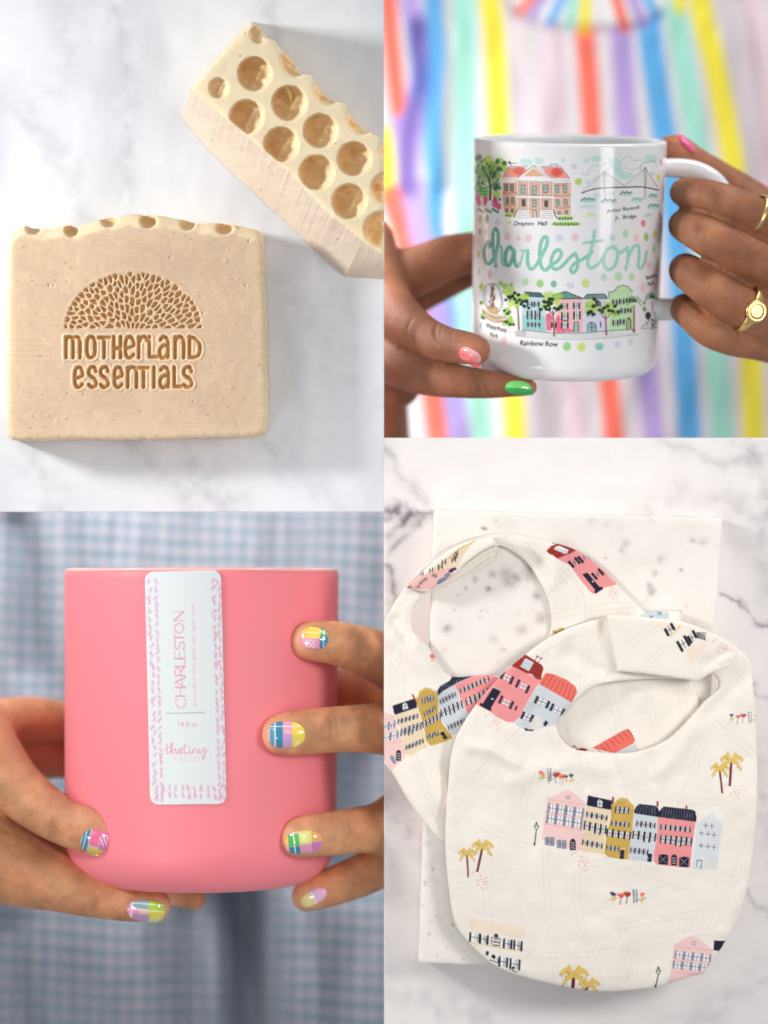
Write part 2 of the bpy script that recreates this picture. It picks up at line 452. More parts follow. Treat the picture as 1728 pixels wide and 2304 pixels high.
# ---- stamp drawing as a depth field (pixels of the stamped face)
SX0, SY0, SX1, SY1 = 120, 590, 480, 900; SS = 1
sgx, sgy = np.meshgrid(np.arange(SX0, SX1, SS), np.arange(SY0, SY1, SS))
def stroke_depth(pts, w, soft=1.3):
    q = np.array(pts, float); X = sgx; Y = sgy; dd = np.full(X.shape, 1e9)
    for a, b in zip(q[:-1], q[1:]):
        dx, dy = b-a; L = dx*dx+dy*dy+1e-9; t = np.clip(((X-a[0])*dx+(Y-a[1])*dy)/L, 0, 1)
        dd = np.minimum(dd, np.hypot(X-a[0]-t*dx, Y-a[1]-t*dy))
    return dd
GL = {
 'm': [[(0, 1), (0, .02)], [(0, .22), (.12, .04), (.36, .03), (.5, .2), (.5, 1)], [(.5, .22), (.62, .04), (.85, .03), (1, .2), (1, 1)]],
 'o': [[(.5, 0), (.15, .06), (0, .3), (0, .7), (.15, .94), (.5, 1), (.85, .94), (1, .7), (1, .3), (.85, .06), (.5, 0)]],
 'T': [[(0, .04), (1, .04)], [(.5, .05), (.5, 1)]], 'H': [[(0, 0), (0, 1)], [(1, 0), (1, 1)], [(0, .58), (1, .52)]],
 'e': [[(.06, .56), (.95, .44), (.93, .2), (.7, .02), (.25, .03), (.02, .25), (0, .75), (.2, .97), (.65, 1), (.95, .86)]],
 'r': [[(0, 1), (0, .02)], [(0, .3), (.3, .06), (.75, .0), (1, .16)]], 'L': [[(0, 0), (0, .97), (1, .97)]],
 'a': [[(.08, .14), (.4, 0), (.85, .06), (1, .3), (1, 1)], [(1, .42), (.5, .42), (.1, .56), (0, .8), (.2, 1), (.6, 1), (.95, .82)]],
 'n': [[(0, 1), (0, .02)], [(0, .24), (.3, .02), (.75, .03), (1, .24), (1, 1)]],
 'D': [[(0, 0), (0, 1)], [(0, .02), (.5, .08), (.9, .3), (1, .6), (.85, .88), (.5, .99), (0, .97)]],
 's': [[(.97, .2), (.8, .02), (.35, 0), (.05, .14), (.06, .36), (.4, .48), (.8, .58), (1, .78), (.85, .97), (.4, 1), (.02, .88)]],
 'I': [[(.5, 0), (.5, 1)]]}
ko, kk = (0, 460), .3737
dist = np.full(sgx.shape, 1e9)
for word, y0, y1 in (([('m', 398, 482), ('o', 525, 572), ('T', 595, 660), ('H', 686, 727), ('e', 757, 806), ('r', 836, 885), ('L', 900, 948), ('a', 962, 1012), ('n', 1055, 1106), ('D', 1142, 1205)], 797, 922),
                     ([('e', 452, 498), ('s', 534, 580), ('s', 606, 652), ('e', 690, 736), ('n', 770, 822), ('T', 836, 894), ('I', 915, 940), ('a', 964, 1014), ('L', 1050, 1094), ('s', 1106, 1155)], 980, 1100)):
    for ch, x0, x1 in word:
        for st in GL[ch]:
            st = catmull(st, 4) if len(st) > 3 else st
            pts = [(ko[0]+kk*(x0+(x1-x0)*u), ko[1]+kk*(y0+(y1-y0)*v)) for u, v in st]
            dist = np.minimum(dist, stroke_depth(pts, 0))
letter = np.clip((4.3-dist)/1.5, 0, 1)
rim = np.exp(-((dist-7.0)/2.3)**2)*(.5+fbm(sgx/9, sgy/9, 60, 3))
# canopy of leaf-shaped pits radiating from the trunk
cx, cy, rx, ry = 300, 742, 157, 131
seeds = []; rr = random.Random(5)
while len(seeds) < 175:
    x = rr.uniform(cx-rx, cx+rx); y = rr.uniform(cy-ry, cy-4)
    if ((x-cx)/rx)**2+((y-cy)/ry)**2 > .96: continue
    dr = math.hypot(x-cx, y-cy-8)
    ok = True
    for (a, b) in seeds:
        da = math.atan2(b-cy-8, a-cx); u = (x-a)*math.cos(da)+(y-b)*math.sin(da); v = -(x-a)*math.sin(da)+(y-b)*math.cos(da)
        if math.hypot(u/1.8, v) < 7.2+rr.random()*2.4: ok = False; break
    if ok and not (((x-cx)/rx)**2+((y-cy)/ry)**2 > .86 and rr.random() < .35): seeds.append((x, y))
    elif rr.random() < .0008: break
d1 = np.full(sgx.shape, 1e9); d2 = d1.copy()
for (a, b) in seeds:
    da = math.atan2(b-cy-8, a-cx); ca, sa = math.cos(da), math.sin(da)
    u = (sgx-a)*ca+(sgy-b)*sa; v = -(sgx-a)*sa+(sgy-b)*ca
    dd = np.hypot(u/1.8, v); d2 = np.where(dd < d1, d1, np.minimum(d2, dd)); d1 = np.minimum(d1, dd)
e = ((sgx-cx)/rx)**2+((sgy-cy)/ry)**2
cell = np.clip((d2-d1-2.5)/1.2, 0, 1)*np.clip((1-e)*14, 0, 1)*(sgy < cy-3)*np.clip((7.2-d1)/1.5, 0, 1)
domeedge = np.clip(np.exp(-((np.sqrt(e)-1.0)*45)**2), 0, 1)*(sgy < cy)
stamp = np.maximum(letter, cell*.85)
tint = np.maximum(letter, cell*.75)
def sample(f, x, y):
    xx = np.clip(x-SX0, 0, f.shape[1]-1.001); yy = np.clip(y-SY0, 0, f.shape[0]-1.001)
    xi = xx.astype(int); yi = yy.astype(int); fx = xx-xi; fy = yy-yi
    r = (f[yi, xi]*(1-fx)+f[yi, xi+1]*fx)*(1-fy)+(f[yi+1, xi]*(1-fx)+f[yi+1, xi+1]*fx)*fy
    return np.where((x < SX0+1) | (x > SX1-2) | (y < SY0+1) | (y > SY1-2), 0, r)
TT = lambda L: [(ko[0]+kk*x, ko[1]+kk*y) for x, y in L]
top1 = TT([(58, 168), (80, 160), (110, 143), (150, 130), (205, 146), (262, 152), (300, 148), (345, 137), (400, 126), (455, 134), (505, 124), (560, 104), (610, 88), (660, 82), (720, 72), (780, 60), (830, 58), (880, 68), (960, 69), (1030, 80), (1085, 88), (1140, 101), (1200, 116), (1270, 108), (1330, 116), (1400, 118), (1440, 134), (1490, 141), (1540, 150), (1578, 172)])
rest1 = TT([(1586, 300), (1590, 480), (1600, 700), (1603, 950), (1608, 1150), (1607, 1330), (1590, 1375), (1540, 1388), (1380, 1395), (1240, 1397), (1000, 1407), (700, 1410), (400, 1412), (200, 1415), (70, 1415), (42, 1395), (38, 1250), (42, 1000), (40, 700), (48, 420), (50, 250)])
hol = [(75, 519, 20, 14), (161, 523, 19, 16), (246, 502, 22, 15), (334, 502, 22, 17), (422, 508, 20, 16), (505, 518, 22, 15), (537, 510, 11, 8)]
topcurve = np.array(sorted(top1))
def soap_z(x, y, d):
    z = -.075*np.exp(-np.clip(d, 0, 99)/4.5)+.02*(fbm(x/70, y/70, 31, 4)-.5)+.009*(fbm(x/9, y/9, 35, 3)-.5)+.014*(fbm((x+.06*y)/90, y/2.6, 36, 2)-.5)*np.clip(fbm(x/60, y/60, 38, 2)*3-1.2, 0, 1)
    ty = np.interp(x, topcurve[:, 0], topcurve[:, 1])
    bev = np.clip((24-(y-ty))/24, 0, 1); z -= .20*bev**1.5
    for hx, hy, hr, hh in hol:
        r = np.hypot((x-hx)/hr, (y-hy+4)/hh); z -= .42*np.sqrt(np.clip(1-r*r, 0, 1))*np.clip((1-r)*6, 0, 1)
    z -= .085*sample(stamp, x, y); z += .022*sample(rim, x, y)*(1-sample(letter, x, y))+.007*sample(domeedge, x, y)
    for i in range(26):
        a = _pits[i]; z += a[3]*np.exp(-((x-a[0])**2+(y-a[1])**2)/a[2]**2)
    return z
_pr = random.Random(9)
_pits = [(_pr.uniform(35, 580), _pr.uniform(540, 970), _pr.uniform(1.5, 4), _pr.choice([-.03, .02])) for _ in range(26)]
SOAPC = np.array([218, 190, 161])/255
def specky(c, x, y, seed, n, box):
    r2 = random.Random(seed)
    for i in range(n):
        sx, sy = r2.uniform(box[0], box[2]), r2.uniform(box[1], box[3]); sr = r2.uniform(1.0, 2.6)
        col = np.array(r2.choice([(150, 120, 82), (176, 140, 96), (128, 106, 78), (248, 226, 196), (246, 214, 178)]))/255
        m = (np.abs(x-sx) < 8) & (np.abs(y-sy) < 8); k = (.65*np.exp(-(((x[m]-sx)/sr)**2+((y[m]-sy)/(sr*.8))**2)))[:, None]
        c[m] = c[m]*(1-k)+col*k
    return c
def soap_c(x, y, d):
    n = fbm(x/120, y/120, 41, 5); c = SOAPC*(1+.10*(n-.5)+.07*(fbm(x/14, y/14, 45, 4)-.5))[:, None]
    e = (np.exp(-np.clip(d, 0, 99)/20)*.55)[:, None]; tyc = np.interp(x, topcurve[:, 0], topcurve[:, 1]); e = np.maximum(e, (.8*np.clip((20+22*fbm(x/22, y/60, 47, 3)-(y-tyc))/9, 0, 1))[:, None]); c = c*(1-e)+np.array([240, 223, 188])/255*e
    c = specky(c, x, y, 4, 150, (30, 520, 590, 975))
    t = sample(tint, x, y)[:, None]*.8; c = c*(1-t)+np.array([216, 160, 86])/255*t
    r = np.clip(sample(rim, x, y), 0, 1)[:, None]*.5*(1-t); c = c*(1-r)+np.array([246, 226, 194])/255*r
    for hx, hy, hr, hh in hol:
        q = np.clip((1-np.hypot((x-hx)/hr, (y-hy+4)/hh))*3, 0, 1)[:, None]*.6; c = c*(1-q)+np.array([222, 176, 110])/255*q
    return s2l(np.clip(c, 0, 1))
def rough(poly, amp, seed):
    q = []; p = np.array(poly, float)
    for a, b in zip(p, np.roll(p, -1, 0)):
        n = max(1, int(np.hypot(*(b-a))/3.5)); q += [a+(b-a)*k/n for k in range(n)]
    q = np.array(q); n1 = fbm(q[:, 0]/7, q[:, 1]/7, seed, 3)-.5; n2 = fbm(q[:, 0]/7+50, q[:, 1]/7, seed+5, 3)-.5; m = q[:, 0] < 862
    q[m, 0] += n1[m]*amp*2; q[m, 1] += n2[m]*amp*2; q[:, 0] = np.minimum(q[:, 0], 864); return q
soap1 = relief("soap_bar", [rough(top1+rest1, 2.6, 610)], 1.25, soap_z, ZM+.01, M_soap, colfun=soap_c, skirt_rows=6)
tag(soap1, "tan soap bar lying flat with a stamped tree and MOTHERLAND ESSENTIALS lettering", "soap", "soap bars on the marble")

# ---- honeycomb bar standing on its cut side
ED = [(430, 200), (490, 250), (575, 322), (660, 396), (735, 478), (815, 540), (864, 575)]
BS = [(406, 262), (469, 338), (552, 417), (625, 484), (700, 556), (776, 622), (864, 628)]
topo = [(565, 49), (586, 63), (600, 84), (618, 92), (633, 112), (645, 122), (664, 148), (682, 166), (698, 169), (710, 182), (720, 205), (742, 224), (757, 229), (775, 233), (790, 262), (812, 288), (833, 297), (852, 310), (864, 333)]
bar_out = np.array(topo+ED[::-1]+[(448, 178), (500, 118), (545, 68)])
pits = [(573, 166, 40, 1), (651, 232, 41, 1), (555, 263, 40, 1), (633, 325, 41, 1), (721, 294, 40, 1), (713, 388, 41, 1), (797, 357, 40, 1), (786, 453, 41, 1), (858, 516, 42, 1), (872, 425, 40, 1),
        (666, 136, 39, 1), (741, 199, 39, 1), (816, 266, 39, 1), (889, 335, 39, 1), (492, 198, 24, .45), (582, 78, 22, .4)]
EDa = np.array(ED, float); BSa = np.array(BS, float)
def pitf(x, y):
    dep = np.zeros(len(x)); ins = np.zeros(len(x))
    for (hx, hy, r, s) in pits:
        w = 1+.05*(fbm(x/8, y/8, 71, 3)-.5)
        q = np.hypot(x-hx, y-hy)/(r*w)
        a = np.clip(1-q, 0, 1); prof = np.clip(a*7, 0, 1)*.45+.55*np.sqrt(np.clip(1-q*q, 0, 1))
        nn = .26*(fbm(x/21+hx, y/15+hy, 73, 2)-.5)*np.clip(a*3, 0, 1)
        lump = .14*np.exp(-((x-hx-.2*r+(y-hy)*.5)/(r*.16))**2)*np.exp(-((y-hy)/(r*.6))**2)*(hx*7 % 3 < 2)
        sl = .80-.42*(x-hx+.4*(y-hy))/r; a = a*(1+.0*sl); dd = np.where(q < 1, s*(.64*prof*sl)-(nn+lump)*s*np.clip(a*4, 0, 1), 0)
        dep = np.maximum(dep, dd); ins = np.maximum(ins, np.clip(a*6, 0, 1)*(.4+.6*s)*np.clip(sl, .3, 1.1))  # amber pit colour, also painted stronger on the shaded left side
    foot = np.full(len(x), 1e9)
    for a, b in zip(EDa[:-1], EDa[1:]):
        dx, dy = b-a; L = dx*dx+dy*dy; t_ = np.clip(((x-a[0])*dx+(y-a[1])*dy)/L, 0, 1); foot = np.minimum(foot, np.hypot(x-a[0]-t_*dx, y-a[1]-t_*dy))
    k = np.clip(foot/5-.3, 0, 1)
    return dep*k, ins*k
ZT = .55
def bar_z(x, y, d):
    dep, _ = pitf(x, y)
    return ZT-.07*np.exp(-np.clip(d, 0, 99)/4)-dep+.03*(fbm(x/40, y/40, 75, 4)-.5)+.006*(fbm(x/6, y/6, 78, 2)-.5)
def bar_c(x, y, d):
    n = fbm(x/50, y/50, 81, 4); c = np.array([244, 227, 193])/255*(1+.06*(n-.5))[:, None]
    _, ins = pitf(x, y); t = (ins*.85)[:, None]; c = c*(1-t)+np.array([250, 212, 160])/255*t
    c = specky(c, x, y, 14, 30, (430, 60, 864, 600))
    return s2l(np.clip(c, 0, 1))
def bar_off(x, y, t):
    # near side of the bar flares outwards to its foot
    best = np.full(len(x), 1e9); ox = np.zeros(len(x)); oy = np.zeros(len(x))
    for (a, b), (c, d_) in zip(zip(EDa[:-1], EDa[1:]), zip(BSa[:-1], BSa[1:])):
        dx, dy = b-a; L = dx*dx+dy*dy; s = np.clip(((x-a[0])*dx+(y-a[1])*dy)/L, 0, 1)
        q = np.hypot(x-a[0]-s*dx, y-a[1]-s*dy); m = q < best; best = np.where(m, q, best)
        fx = c[0]+s*(d_[0]-c[0])-x; fy = c[1]+s*(d_[1]-c[1])-y; ox = np.where(m, fx, ox); oy = np.where(m, fy, oy)
    w = np.exp(-(best/22)**2); sl = np.clip((x-430)/20, -1, 1)*0
    return ox*w*t+sl, oy*w*t
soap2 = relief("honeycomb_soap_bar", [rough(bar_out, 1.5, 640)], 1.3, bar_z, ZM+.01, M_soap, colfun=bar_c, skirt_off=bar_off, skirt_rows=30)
me = soap2.data; co = np.zeros(len(me.vertices)*3); me.vertices.foreach_get("co", co); co = co.reshape(-1, 3)
low = co[:, 2] < ZT-.4; px, py = unP(co)
colr = np.zeros(len(co)*4); me.color_attributes["print"].data.foreach_get("color", colr); colr = colr.reshape(-1, 4)
deps, ins_ = pitf(px, py); sk = np.zeros(len(co), bool)
dsd, _, _ = sdf(px, py, [bar_out]); sk = dsd < -1
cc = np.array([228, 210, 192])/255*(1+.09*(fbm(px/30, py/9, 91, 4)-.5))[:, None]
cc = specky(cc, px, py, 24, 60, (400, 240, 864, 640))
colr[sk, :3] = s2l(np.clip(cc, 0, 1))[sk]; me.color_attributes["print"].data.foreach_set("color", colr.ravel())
tag(soap2, "cream honeycomb soap bar with round hollows, standing slantwise at the marble edge", "soap", "soap bars on the marble")
crumb = link_mesh("soap_crumb", *(lambda t: (np.array(t[0]), t[1]))(tube(finger_rings([(643, 197, .2, 2.4), (650, 207, .2, 3), (654, 219, .16, 3), (655, 232, .1, 2.5)]), 8)), M_soap, None,
    np.ones((1, 3))*s2l(np.array([248, 226, 150])/255))
tag(crumb, "pale curl of soap lying in a hollow of the honeycomb bar", "soap crumb")
# ================================================================== SET 2: printed mug in two hands, striped dress behind
M_glaze = material("glazed_ceramic", attr="print", rough=.16, spec=.5, coat=.35, coat_rough=.04)
mc = Canvas(1040, 290, 1530, 880, (240, 240, 243))
BK = (28, 28, 34)
# -- upper drawings (view of the top half)
V = lambda: mc.view(1050, 290, .2833)
V()
teal = (165, 220, 212)
for p in ([(420, 250), (480, 235), (520, 255), (500, 290), (440, 290)], [(540, 235), (600, 230), (610, 270), (560, 280)], [(750, 235), (785, 235), (780, 262), (752, 258)],
          [(925, 240), (975, 235), (970, 270), (930, 268)], [(985, 225), (1060, 215), (1070, 250), (1000, 260)], [(1130, 235), (1210, 240), (1220, 300), (1260, 340), (1320, 350), (1310, 390), (1240, 400), (1180, 350), (1150, 290)],
          [(1420, 215), (1500, 210), (1510, 260), (1420, 265)], [(1460, 340), (1495, 340), (1490, 375), (1462, 372)], [(945, 405), (975, 405), (972, 438), (948, 436)]):
    mc.wash(p, teal, .6, 2.2)
# tree left
for (x, y, r, c) in [(95, 230, 28, (90, 140, 70)), (130, 290, 42, (170, 205, 70)), (175, 250, 38, (196, 214, 70)), (90, 330, 34, (120, 180, 60)), (215, 330, 44, (150, 200, 70)), (260, 270, 40, (170, 210, 80)), (290, 310, 34, (150, 205, 80)),
                     (120, 400, 40, (110, 160, 70)), (95, 470, 32, (120, 180, 70)), (240, 370, 34, (130, 180, 70)), (230, 450, 40, (100, 160, 80)), (140, 500, 42, (120, 190, 60)), (235, 520, 32, (160, 205, 60)), (150, 340, 40, (100, 150, 60)), (185, 400, 36, (140, 190, 70)), (200, 300, 40, (130, 180, 60))]:
    mc.blob(x, y, r, r*1.05, c, .85, soft=.5, grain=.3)
for (x, y, rx, ry) in [(80, 235, 9, 18), (105, 222, 9, 14), (118, 262, 8, 16), (140, 245, 8, 12), (160, 275, 8, 14), (92, 290, 9, 20), (80, 340, 8, 18), (100, 380, 9, 18), (125, 430, 8, 18), (88, 430, 10, 22), (110, 470, 9, 16), (85, 500, 9, 14), (245, 258, 17, 22), (300, 272, 19, 19), (250, 320, 14, 22), (215, 365, 18, 36), (268, 322, 16, 14), (235, 462, 20, 32), (340, 268, 12, 10), (190, 345, 10, 20), (180, 300, 10, 18), (130, 310, 9, 18), (265, 470, 9, 15), (250, 402, 9, 9)]:
    mc.blob(x, y, rx, ry, (38, 92, 62), .85, ang=.3, soft=.3)
for i, (x, y) in enumerate([(105+9*i_, 470+26*j_) for i_ in range(7) for j_ in range(3)]): mc.blob(x, y, 4, 10, (40, 150, 50), .8, soft=.3)
for p, w in (([(185, 560), (188, 480), (175, 400), (150, 350), (120, 290)], 18), ([(185, 470), (185, 380), (205, 300)], 11), ([(80, 440), (130, 436), (175, 462)], 9), ([(190, 460), (220, 430), (250, 405)], 9), ([(100, 450), (110, 500)], 6)):
    mc.line(p, w, (74, 54, 46), 1, True, w2=w*.5)
for (x, y, r) in [(90, 545, 30), (98, 585, 26), (150, 560, 28), (145, 590, 22), (225, 590, 36), (255, 615, 28), (225, 560, 24)]: mc.blob(x, y, r*.7, r, (206, 44, 96), .9, soft=.4, grain=.3)
for i in range(9): mc.blob(95+i*19, 640+(i % 3)*10, 12, 9, (40, 96, 60), .9, ang=.6*i, soft=.4); mc.blob(262, 560, 9, 12, (40, 96, 60), .9)
# hall
brick = (214, 138, 104); W_ = (240, 240, 242)
mc.wash([(290, 430), (405, 420), (400, 640), (385, 690), (300, 655), (285, 560)], brick, .75, 1.2, .4, False)
mc.wash([(690, 430), (830, 425), (825, 690), (700, 680), (690, 540)], (224, 160, 124), .75, 1.2, .45, False)
mc.wash([(405, 415), (690, 425), (690, 640), (400, 640)], (206, 142, 116), .75, 1.2, .4, False)
mc.wash([(330, 305), (460, 305), (430, 385), (285, 385)], (236, 130, 112), .9, 1.2, .3, False); mc.wash([(590, 305), (745, 305), (820, 395), (660, 390)], (240, 138, 120), .9, 1.2, .3, False)
mc.blob(425, 335, 52, 32, (212, 70, 58), .6, soft=.6); mc.blob(715, 345, 44, 36, (222, 60, 54), .7, soft=.6)
mc.poly([(430, 385), (530, 300), (640, 385)], (240, 235, 230)); mc.wash([(450, 376), (528, 312), (622, 376)], (222, 158, 118), .85, 1.2, .3, False)
mc.line([(405, 395), (530, 292), (675, 398)], 9, (236, 236, 238)); mc.line([(405, 388), (528, 290), (545, 300)], 4, (88, 84, 86), .9); mc.line([(530, 300), (648, 388)], 3, (110, 100, 100), .8); mc.line([(545, 290), (680, 395)], 3, (110, 106, 108), .8)
mc.line([(395, 400), (690, 410)], 16, W_); mc.line([(400, 412), (690, 422)], 3, (90, 90, 94), .8)
mc.line([(285, 385), (335, 300), (480, 298)], 3.5, (70, 66, 68), .8); mc.line([(590, 300), (745, 298), (822, 396)], 3.5, (70, 66, 68), .8); mc.line([(280, 390), (400, 395)], 6, (236, 236, 238)); mc.line([(690, 400), (825, 404)], 6, (236, 236, 238)); mc.line([(285, 398), (398, 402)], 2.5, (100, 96, 96), .7); mc.line([(690, 410), (826, 412)], 2.5, (100, 96, 96), .7)
mc.line([(352, 300), (352, 272), (398, 272)], 3.5, BK, .9); mc.line([(668, 298), (668, 282), (720, 282), (720, 296)], 4, (80, 80, 84), .9)
for x in (405, 492, 590, 684):
    mc.line([(x, 425), (x+1, 530)], 12, (238, 232, 230)); mc.line([(x+8, 425), (x+9, 530)], 3, (96, 84, 84), .8); mc.line([(x-7, 425), (x-6, 530)], 2.5, (120, 104, 100), .7)
mc.line([(395, 540), (690, 545)], 16, (240, 240, 242)); mc.line([(400, 552), (690, 556)], 3, (96, 90, 92), .7); mc.line([(400, 528), (690, 530)], 3, (120, 104, 100), .6)
for x in (405, 492, 590, 684):
    mc.line([(x, 556), (x, 640)], 9, (238, 234, 232)); mc.line([(x+6, 556), (x+6, 640)], 2.5, (110, 100, 100), .7)
for (x, y, w, h, c) in [(314, 465, 13, 26, 0), (360, 465, 13, 26, 0), (322, 570, 12, 24, 0), (365, 568, 12, 24, 0), (318, 648, 10, 14, 0), (362, 648, 10, 14, 0), (447, 480, 16, 34, 1), (538, 490, 16, 34, 1), (628, 475, 16, 30, 1), (452, 588, 13, 26, 2), (536, 592, 15, 26, 1), (632, 594, 13, 24, 2),
                     (720, 478, 14, 28, 1), (782, 478, 14, 28, 1), (724, 585, 13, 22, 1), (784, 582, 13, 22, 1), (735, 668, 10, 12, 1), (792, 662, 10, 12, 1)]:
    mc.poly([(x-w, y-h), (x+w, y-h), (x+w, y+h), (x-w, y+h)], [(120, 150, 150), (166, 205, 196), (84, 92, 92)][c], .9)
    mc.line([(x-w, y-h), (x+w, y-h), (x+w, y+h), (x-w, y+h)], 4, (46, 50, 54), .85, closed=True); mc.line([(x, y-h), (x, y+h)], 2.5, (46, 50, 54), .7); mc.line([(x-w, y), (x+w, y)], 2.5, (46, 50, 54), .7)
for (x0, x1, y) in [(290, 395, 510), (296, 392, 608), (700, 820, 530), (700, 820, 625), (700, 800, 440), (290, 330, 440)]: mc.line([(x0, y), ((x0+x1)/2, y+6), (x1, y-4)], 7, (168, 84, 52), .55, True); mc.line([(x0, y-6), (x1, y-8)], 3, (80, 60, 54), .5)
for x in (410, 598):
    mc.poly([(x, 640), (x+84, 640), (x+90, 715), (x-10, 715)], (240, 240, 242))
    for k in range(4): mc.line([(x+4-k*3, 652+k*17), (x+80+k*2, 656+k*17)], 3, (120, 118, 122), .8)
mc.line([(378, 700), (405, 640)], 5, BK, .9); mc.line([(690, 645), (705, 690), (735, 720)], 7, BK, .9, True); mc.line([(400, 640), (690, 640)], 3, (90, 86, 88), .8)
mc.wash([(495, 640), (585, 640), (585, 705), (500, 705)], (222, 158, 126), .8, 1, .3, False); mc.poly([(525, 655), (540, 645), (555, 655), (555, 705), (525, 705)], (190, 205, 198)); mc.line([(525, 705), (525, 655), (540, 644), (555, 655), (555, 705)], 3.5, (70, 70, 72), .9)
for (x0, x1, y) in [(310, 375, 685), (730, 840, 710), (690, 890, 755)]:
    mc.wash([(x0, y-14), ((x0+x1)/2, y-18), (x1, y-12), (x1, y+12), (x0, y+14)], (150, 205, 70), .85, 1.6)
    for i in range(int((x1-x0)/22)): mc.blob(x0+10+i*22, y+(i % 2)*4, 6, 10, (34, 70, 44), .9, ang=.5, soft=.35)
# bridge
for p in ([(915, 510), (1010, 478), (1150, 466), (1300, 462), (1400, 462), (1525, 487)],): mc.line(p, 8, (40, 42, 48), 1, True)
for (tx, ty, xs) in ((1093, 338, (915, 965, 1000, 1030, 1060, 1130, 1165, 1195, 1235, 1255)), (1418, 308, (1260, 1290, 1320, 1350, 1380, 1450, 1475, 1500, 1520))):
    for x in xs: mc.line([(tx, ty), (x, 500-abs(x-1200)*.02-18 if x < 1250 else 462)], 2.4, (150, 152, 158), .6)
    mc.line([(tx, ty), (xs[0], 505 if tx < 1200 else 446)], 3, (110, 112, 118), .8); mc.line([(tx, ty), (xs[-1], 452 if tx < 1200 else 470)], 3, (110, 112, 118), .8)
    mc.line([(tx-6, ty), (tx-4, 470)], 4, (80, 82, 88), .9); mc.line([(tx+8, ty), (tx+6, 470)], 4, (80, 82, 88), .9)
for (a, b) in (((1088, 480), (1096, 570)), ((1104, 480), (1112, 570)), ((1412, 470), (1410, 560)), ((1420, 470), (1426, 565))): mc.line([a, b], 3.2, (90, 92, 98), .8)
mc.line([(915, 350), (935, 370), (965, 360), (975, 320), (1020, 290), (1060, 300), (1090, 275), (1135, 285), (1140, 310), (1100, 335)], 3, (120, 122, 128), .7, True)
mc.line([(1220, 290), (1240, 240), (1290, 222), (1330, 250), (1390, 245)], 3, (120, 122, 128), .7, True); mc.line([(1225, 290), (1290, 322), (1350, 318), (1390, 290)], 3, (130, 132, 138), .7, True); mc.line([(1380, 330), (1390, 280), (1450, 262), (1490, 255), (1510, 300)], 3, (110, 112, 118), .8, True)
for (x, y, w, c, c2) in [(965, 565, 110, (110, 190, 172), (30, 110, 96)), (1128, 575, 110, (150, 200, 170), (24, 70, 66)), (1265, 515, 90, (160, 205, 180), (20, 70, 62)), (1355, 565, 85, (160, 220, 190), (90, 180, 150)), (1480, 535, 65, (150, 210, 200), (40, 150, 140)), (1485, 615, 85, (130, 205, 190), (30, 140, 140)), (1440, 690, 55, (190, 225, 220), (150, 205, 200)), (960, 620, 120, (196, 228, 218), (180, 220, 210)), (990, 685, 70, (206, 230, 150), (196, 226, 140)), (1035, 530, 50, (200, 228, 226), (190, 224, 220)), (1150, 520, 50, (200, 228, 224), (190, 224, 220))]:
    mc.wash([(x-w/2, y-12), (x, y-20), (x+w/2, y-10), (x+w/2, y+16), (x-w/2, y+16)], c, .55, 2)
    mc.line([(x-w/2, y+6), (x-w/4, y-18), (x-w/12, y-2), (x+w/10, y-18), (x+w/4, y), (x+w/2, y-14)], 7, c2, .8, False)
# dots, upper and centre (px frame)
DG, LG, YG, TL, LV, PK, RO = (76, 150, 60), (176, 222, 160), (186, 208, 52), (92, 160, 148), (210, 206, 232), (240, 194, 198), (232, 96, 120)
V()
for (x, y, rx, ry, c) in [(852, 298, 26, 26, LV), (888, 420, 30, 28, (160, 210, 60)), (1521, 385, 14, 28, (200, 212, 60)), (1542, 265, 9, 30, RO), (1402, 750, 18, 28, RO), (340, 742, 12, 14, (170, 206, 80)), (246, 740, 24, 28, LV), (160, 715, 16, 34, TL), (105, 710, 14, 38, (110, 170, 90)), (105, 815, 8, 26, (60, 130, 80)), (153, 822, 14, 28, LV),
                      (322, 853, 24, 32, PK), (410, 868, 18, 24, PK), (490, 868, 28, 30, PK), (738, 868, 32, 32, LV), (860, 862, 30, 34, PK), (1157, 862, 24, 24, (180, 212, 204)), (1262, 832, 24, 36, LG), (1345, 865, 22, 32, (246, 196, 196)), (1426, 858, 18, 36, (120, 190, 90)), (1494, 832, 16, 28, (206, 216, 90)), (1488, 952, 14, 34, LG), (1535, 690, 12, 32, (170, 205, 200)), (92, 890, 10, 30, PK), (93, 1000, 9, 24, (180, 190, 80))]:
    mc.blob(x, y, rx, ry, c, .85, soft=.3, grain=.35)
mc.view(1050, 560, .2833)
for (x, y, rx, ry, c) in [(182, 204, 18, 36, (240, 170, 178)), (466, 262, 26, 32, LG), (582, 275, 30, 32, (130, 200, 96)), (692, 278, 24, 28, TL), (824, 290, 32, 28, LV), (945, 272, 32, 36, (206, 220, 90)), (1087, 226, 28, 32, (176, 208, 200)), (1205, 220, 32, 34, LG), (1311, 222, 22, 32, LG), (1446, 128, 22, 34, PK), (1520, 102, 12, 30, LG), (1398, 305, 24, 40, (246, 206, 208)), (1524, 280, 9, 26, (206, 212, 80)),
                      (298, 730, 22, 32, (244, 190, 204)), (112, 610, 7, 26, (110, 150, 170)), (797, 776, 32, 36, (130, 205, 110)), (912, 780, 32, 36, (206, 222, 80)), (1054, 776, 34, 32, (110, 192, 180)), (1198, 760, 26, 28, LV), (1301, 742, 20, 30, LV), (120, 300, 16, 36, (170, 200, 90)), (95, 40, 10, 34, (180, 190, 90)), (98, 180, 8, 28, (160, 205, 170)), (145, 680, 14, 20, (240, 215, 230)), (1488, 10, 14, 30, LG)]:
    mc.blob(x, y, rx, ry, c, .85, soft=.3, grain=.35)
